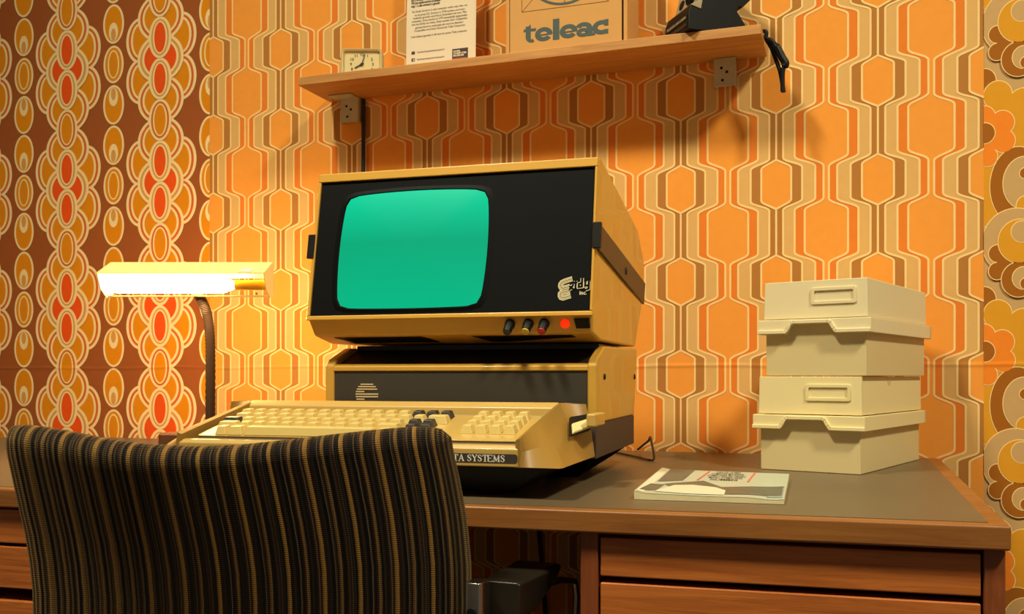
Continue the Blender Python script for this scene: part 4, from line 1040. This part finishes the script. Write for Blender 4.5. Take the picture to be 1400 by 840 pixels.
# arms: right one seen beside the back
for sgn in (1, -1):
    if sgn == 1:
        pr0 = atD(672, 802, .925); pr1 = atD(740, 769.5, 1.055)
        dirv = (pr1-pr0); dirv.z = 0; dirv.normalize(); sd = Vector((dirv.y, -dirv.x, 0))
        za = pr0.z
        base0 = pr0
    else:
        base0 = atD(72, 800, 1.07); base0.z = za
    Lr = (pr1-pr0).length
    def ap(f_, s_, z): return cl(base0+dirv*f_+sd*s_+Vector((0, 0, z)))
    m = MB()
    BS0, BS1 = (-.024, -.006) if sgn == 1 else (-.019, -.001)
    hw_ = .0205 if sgn == 1 else .012
    R0 = [(-hw_, -.002), (-hw_+.003, 0), (hw_-.003, 0), (hw_, -.002), (hw_-.002, -.034), (-hw_+.002, -.034)]
    R1 = [(-.027, -.002), (-.022, .001), (.022, .001), (.027, -.002), (.018, -.022), (-.018, -.022)]
    m.loft([[ap(.022, s_, z) for s_, z in R0], [ap(Lr*.45, s_*1.15, z) for s_, z in R0], [ap(Lr-.012, s_, z) for s_, z in R1], [ap(Lr, s_*.8, z-.004) for s_, z in R1]])
    m.build('armrest', VIN, ch, bevel=.003)
    m = MB(); m.prism([ap(f_, s_, .004) for f_, s_ in rrect(-.012, .014, BS0, BS1, .005, 3)], [ap(f_, s_, -.17) for f_, s_ in rrect(-.012, .014, BS0, BS1, .005, 3)])
    m.tube([ap(.008, 0, -.16), ap(.02, -sgn*.005, -.20), ap(.06, -sgn*.04, -.235)], .011, 10)
    m.lathe([(.0055, 0), (.005, .0015), (.0001, .0016)], Vector(ap(-.0122, (BS0+BS1)/2, -.024)), -dirv, 12, 1)
    m.tube([ap(Lr-.03, 0, -.024), ap(Lr+.03, .012*sgn, -.026), ap(Lr+.055, .020*sgn, -.032), ap(Lr+.060, .021*sgn, -.05), ap(Lr+.05, .018*sgn, -.15), ap(Lr+.03, -.02*sgn, -.235)], .0042, 8)
    m.build('arm_frame', [CHR, BLACK], ch, bevel=.0012, label='chrome arm bracket')
m = MB(); m.lathe([(.03, .09), (.03, .25), (.018, .26), (.018, .43), (.07, .435), (.07, .441)], cw_(0, 0, 0), (0, 0, 1), 20); m.build('column', CHR, ch, smooth=True)
for i in range(5):
    an = 2*math.pi*i/5+.3; d = Vector((math.cos(an), math.sin(an), 0)); c0 = Vector(cw_(0, 0, 0))
    m = MB(); m.tube([c0+d*.02+Vector((0, 0, .115)), c0+d*.16+Vector((0, 0, .095)), c0+d*.22+Vector((0, 0, .078))], [.018, .014, .011], 10); lg_ = m.build('star_leg', CHR, ch, smooth=True)
    m = MB(); nrm = Vector((-d.y, d.x, 0)); m.lathe([(.012, -.018), (.025, -.014), (.025, .014), (.012, .018)], c0+d*.22+Vector((0, 0, .0255)), nrm, 18)
    m.lathe([(.006, .02), (.006, .07)], c0+d*.22, (0, 0, 1), 10); m.build('caster', BLACK, lg_, smooth=True)

# ================================================================== LIGHT
def area(name, loc, target, size, power, col, size_y=None, spread=180):
    l = bpy.data.lights.new(name, 'AREA'); l.energy = power; l.color = col; l.size = size; l.spread = math.radians(spread)
    if size_y: l.shape = 'RECTANGLE'; l.size_y = size_y
    o = bpy.data.objects.new(name, l); COL.objects.link(o); o.location = loc
    o.rotation_euler = (Vector(target)-Vector(loc)).to_track_quat('-Z', 'Y').to_euler(); return o
WARM = (1, .92, .68)
tl = area('lamp_wall_fill', hc+FW*.020+Vector((0, 0, -.012)), hc+Vector((-.42, .40, -.16)), .20, .55, (1, .80, .46), .015)  # added fill behind the tube, brightens the wallpaper on the left
area('ceiling_light', (-1.20, -1.85, 3.60), (-.35, -.35, .55), .34, 16.5, WARM, spread=80)
area('ceiling_light', (1.60, -1.95, 3.55), (-.05, -.35, .55), .34, 19, WARM, spread=80)
w = bpy.data.worlds.new('room_glow'); S.world = w; w.use_nodes = True
w.node_tree.nodes['Background'].inputs[0].default_value = (1, .86, .64, 1); w.node_tree.nodes['Background'].inputs[1].default_value = .125
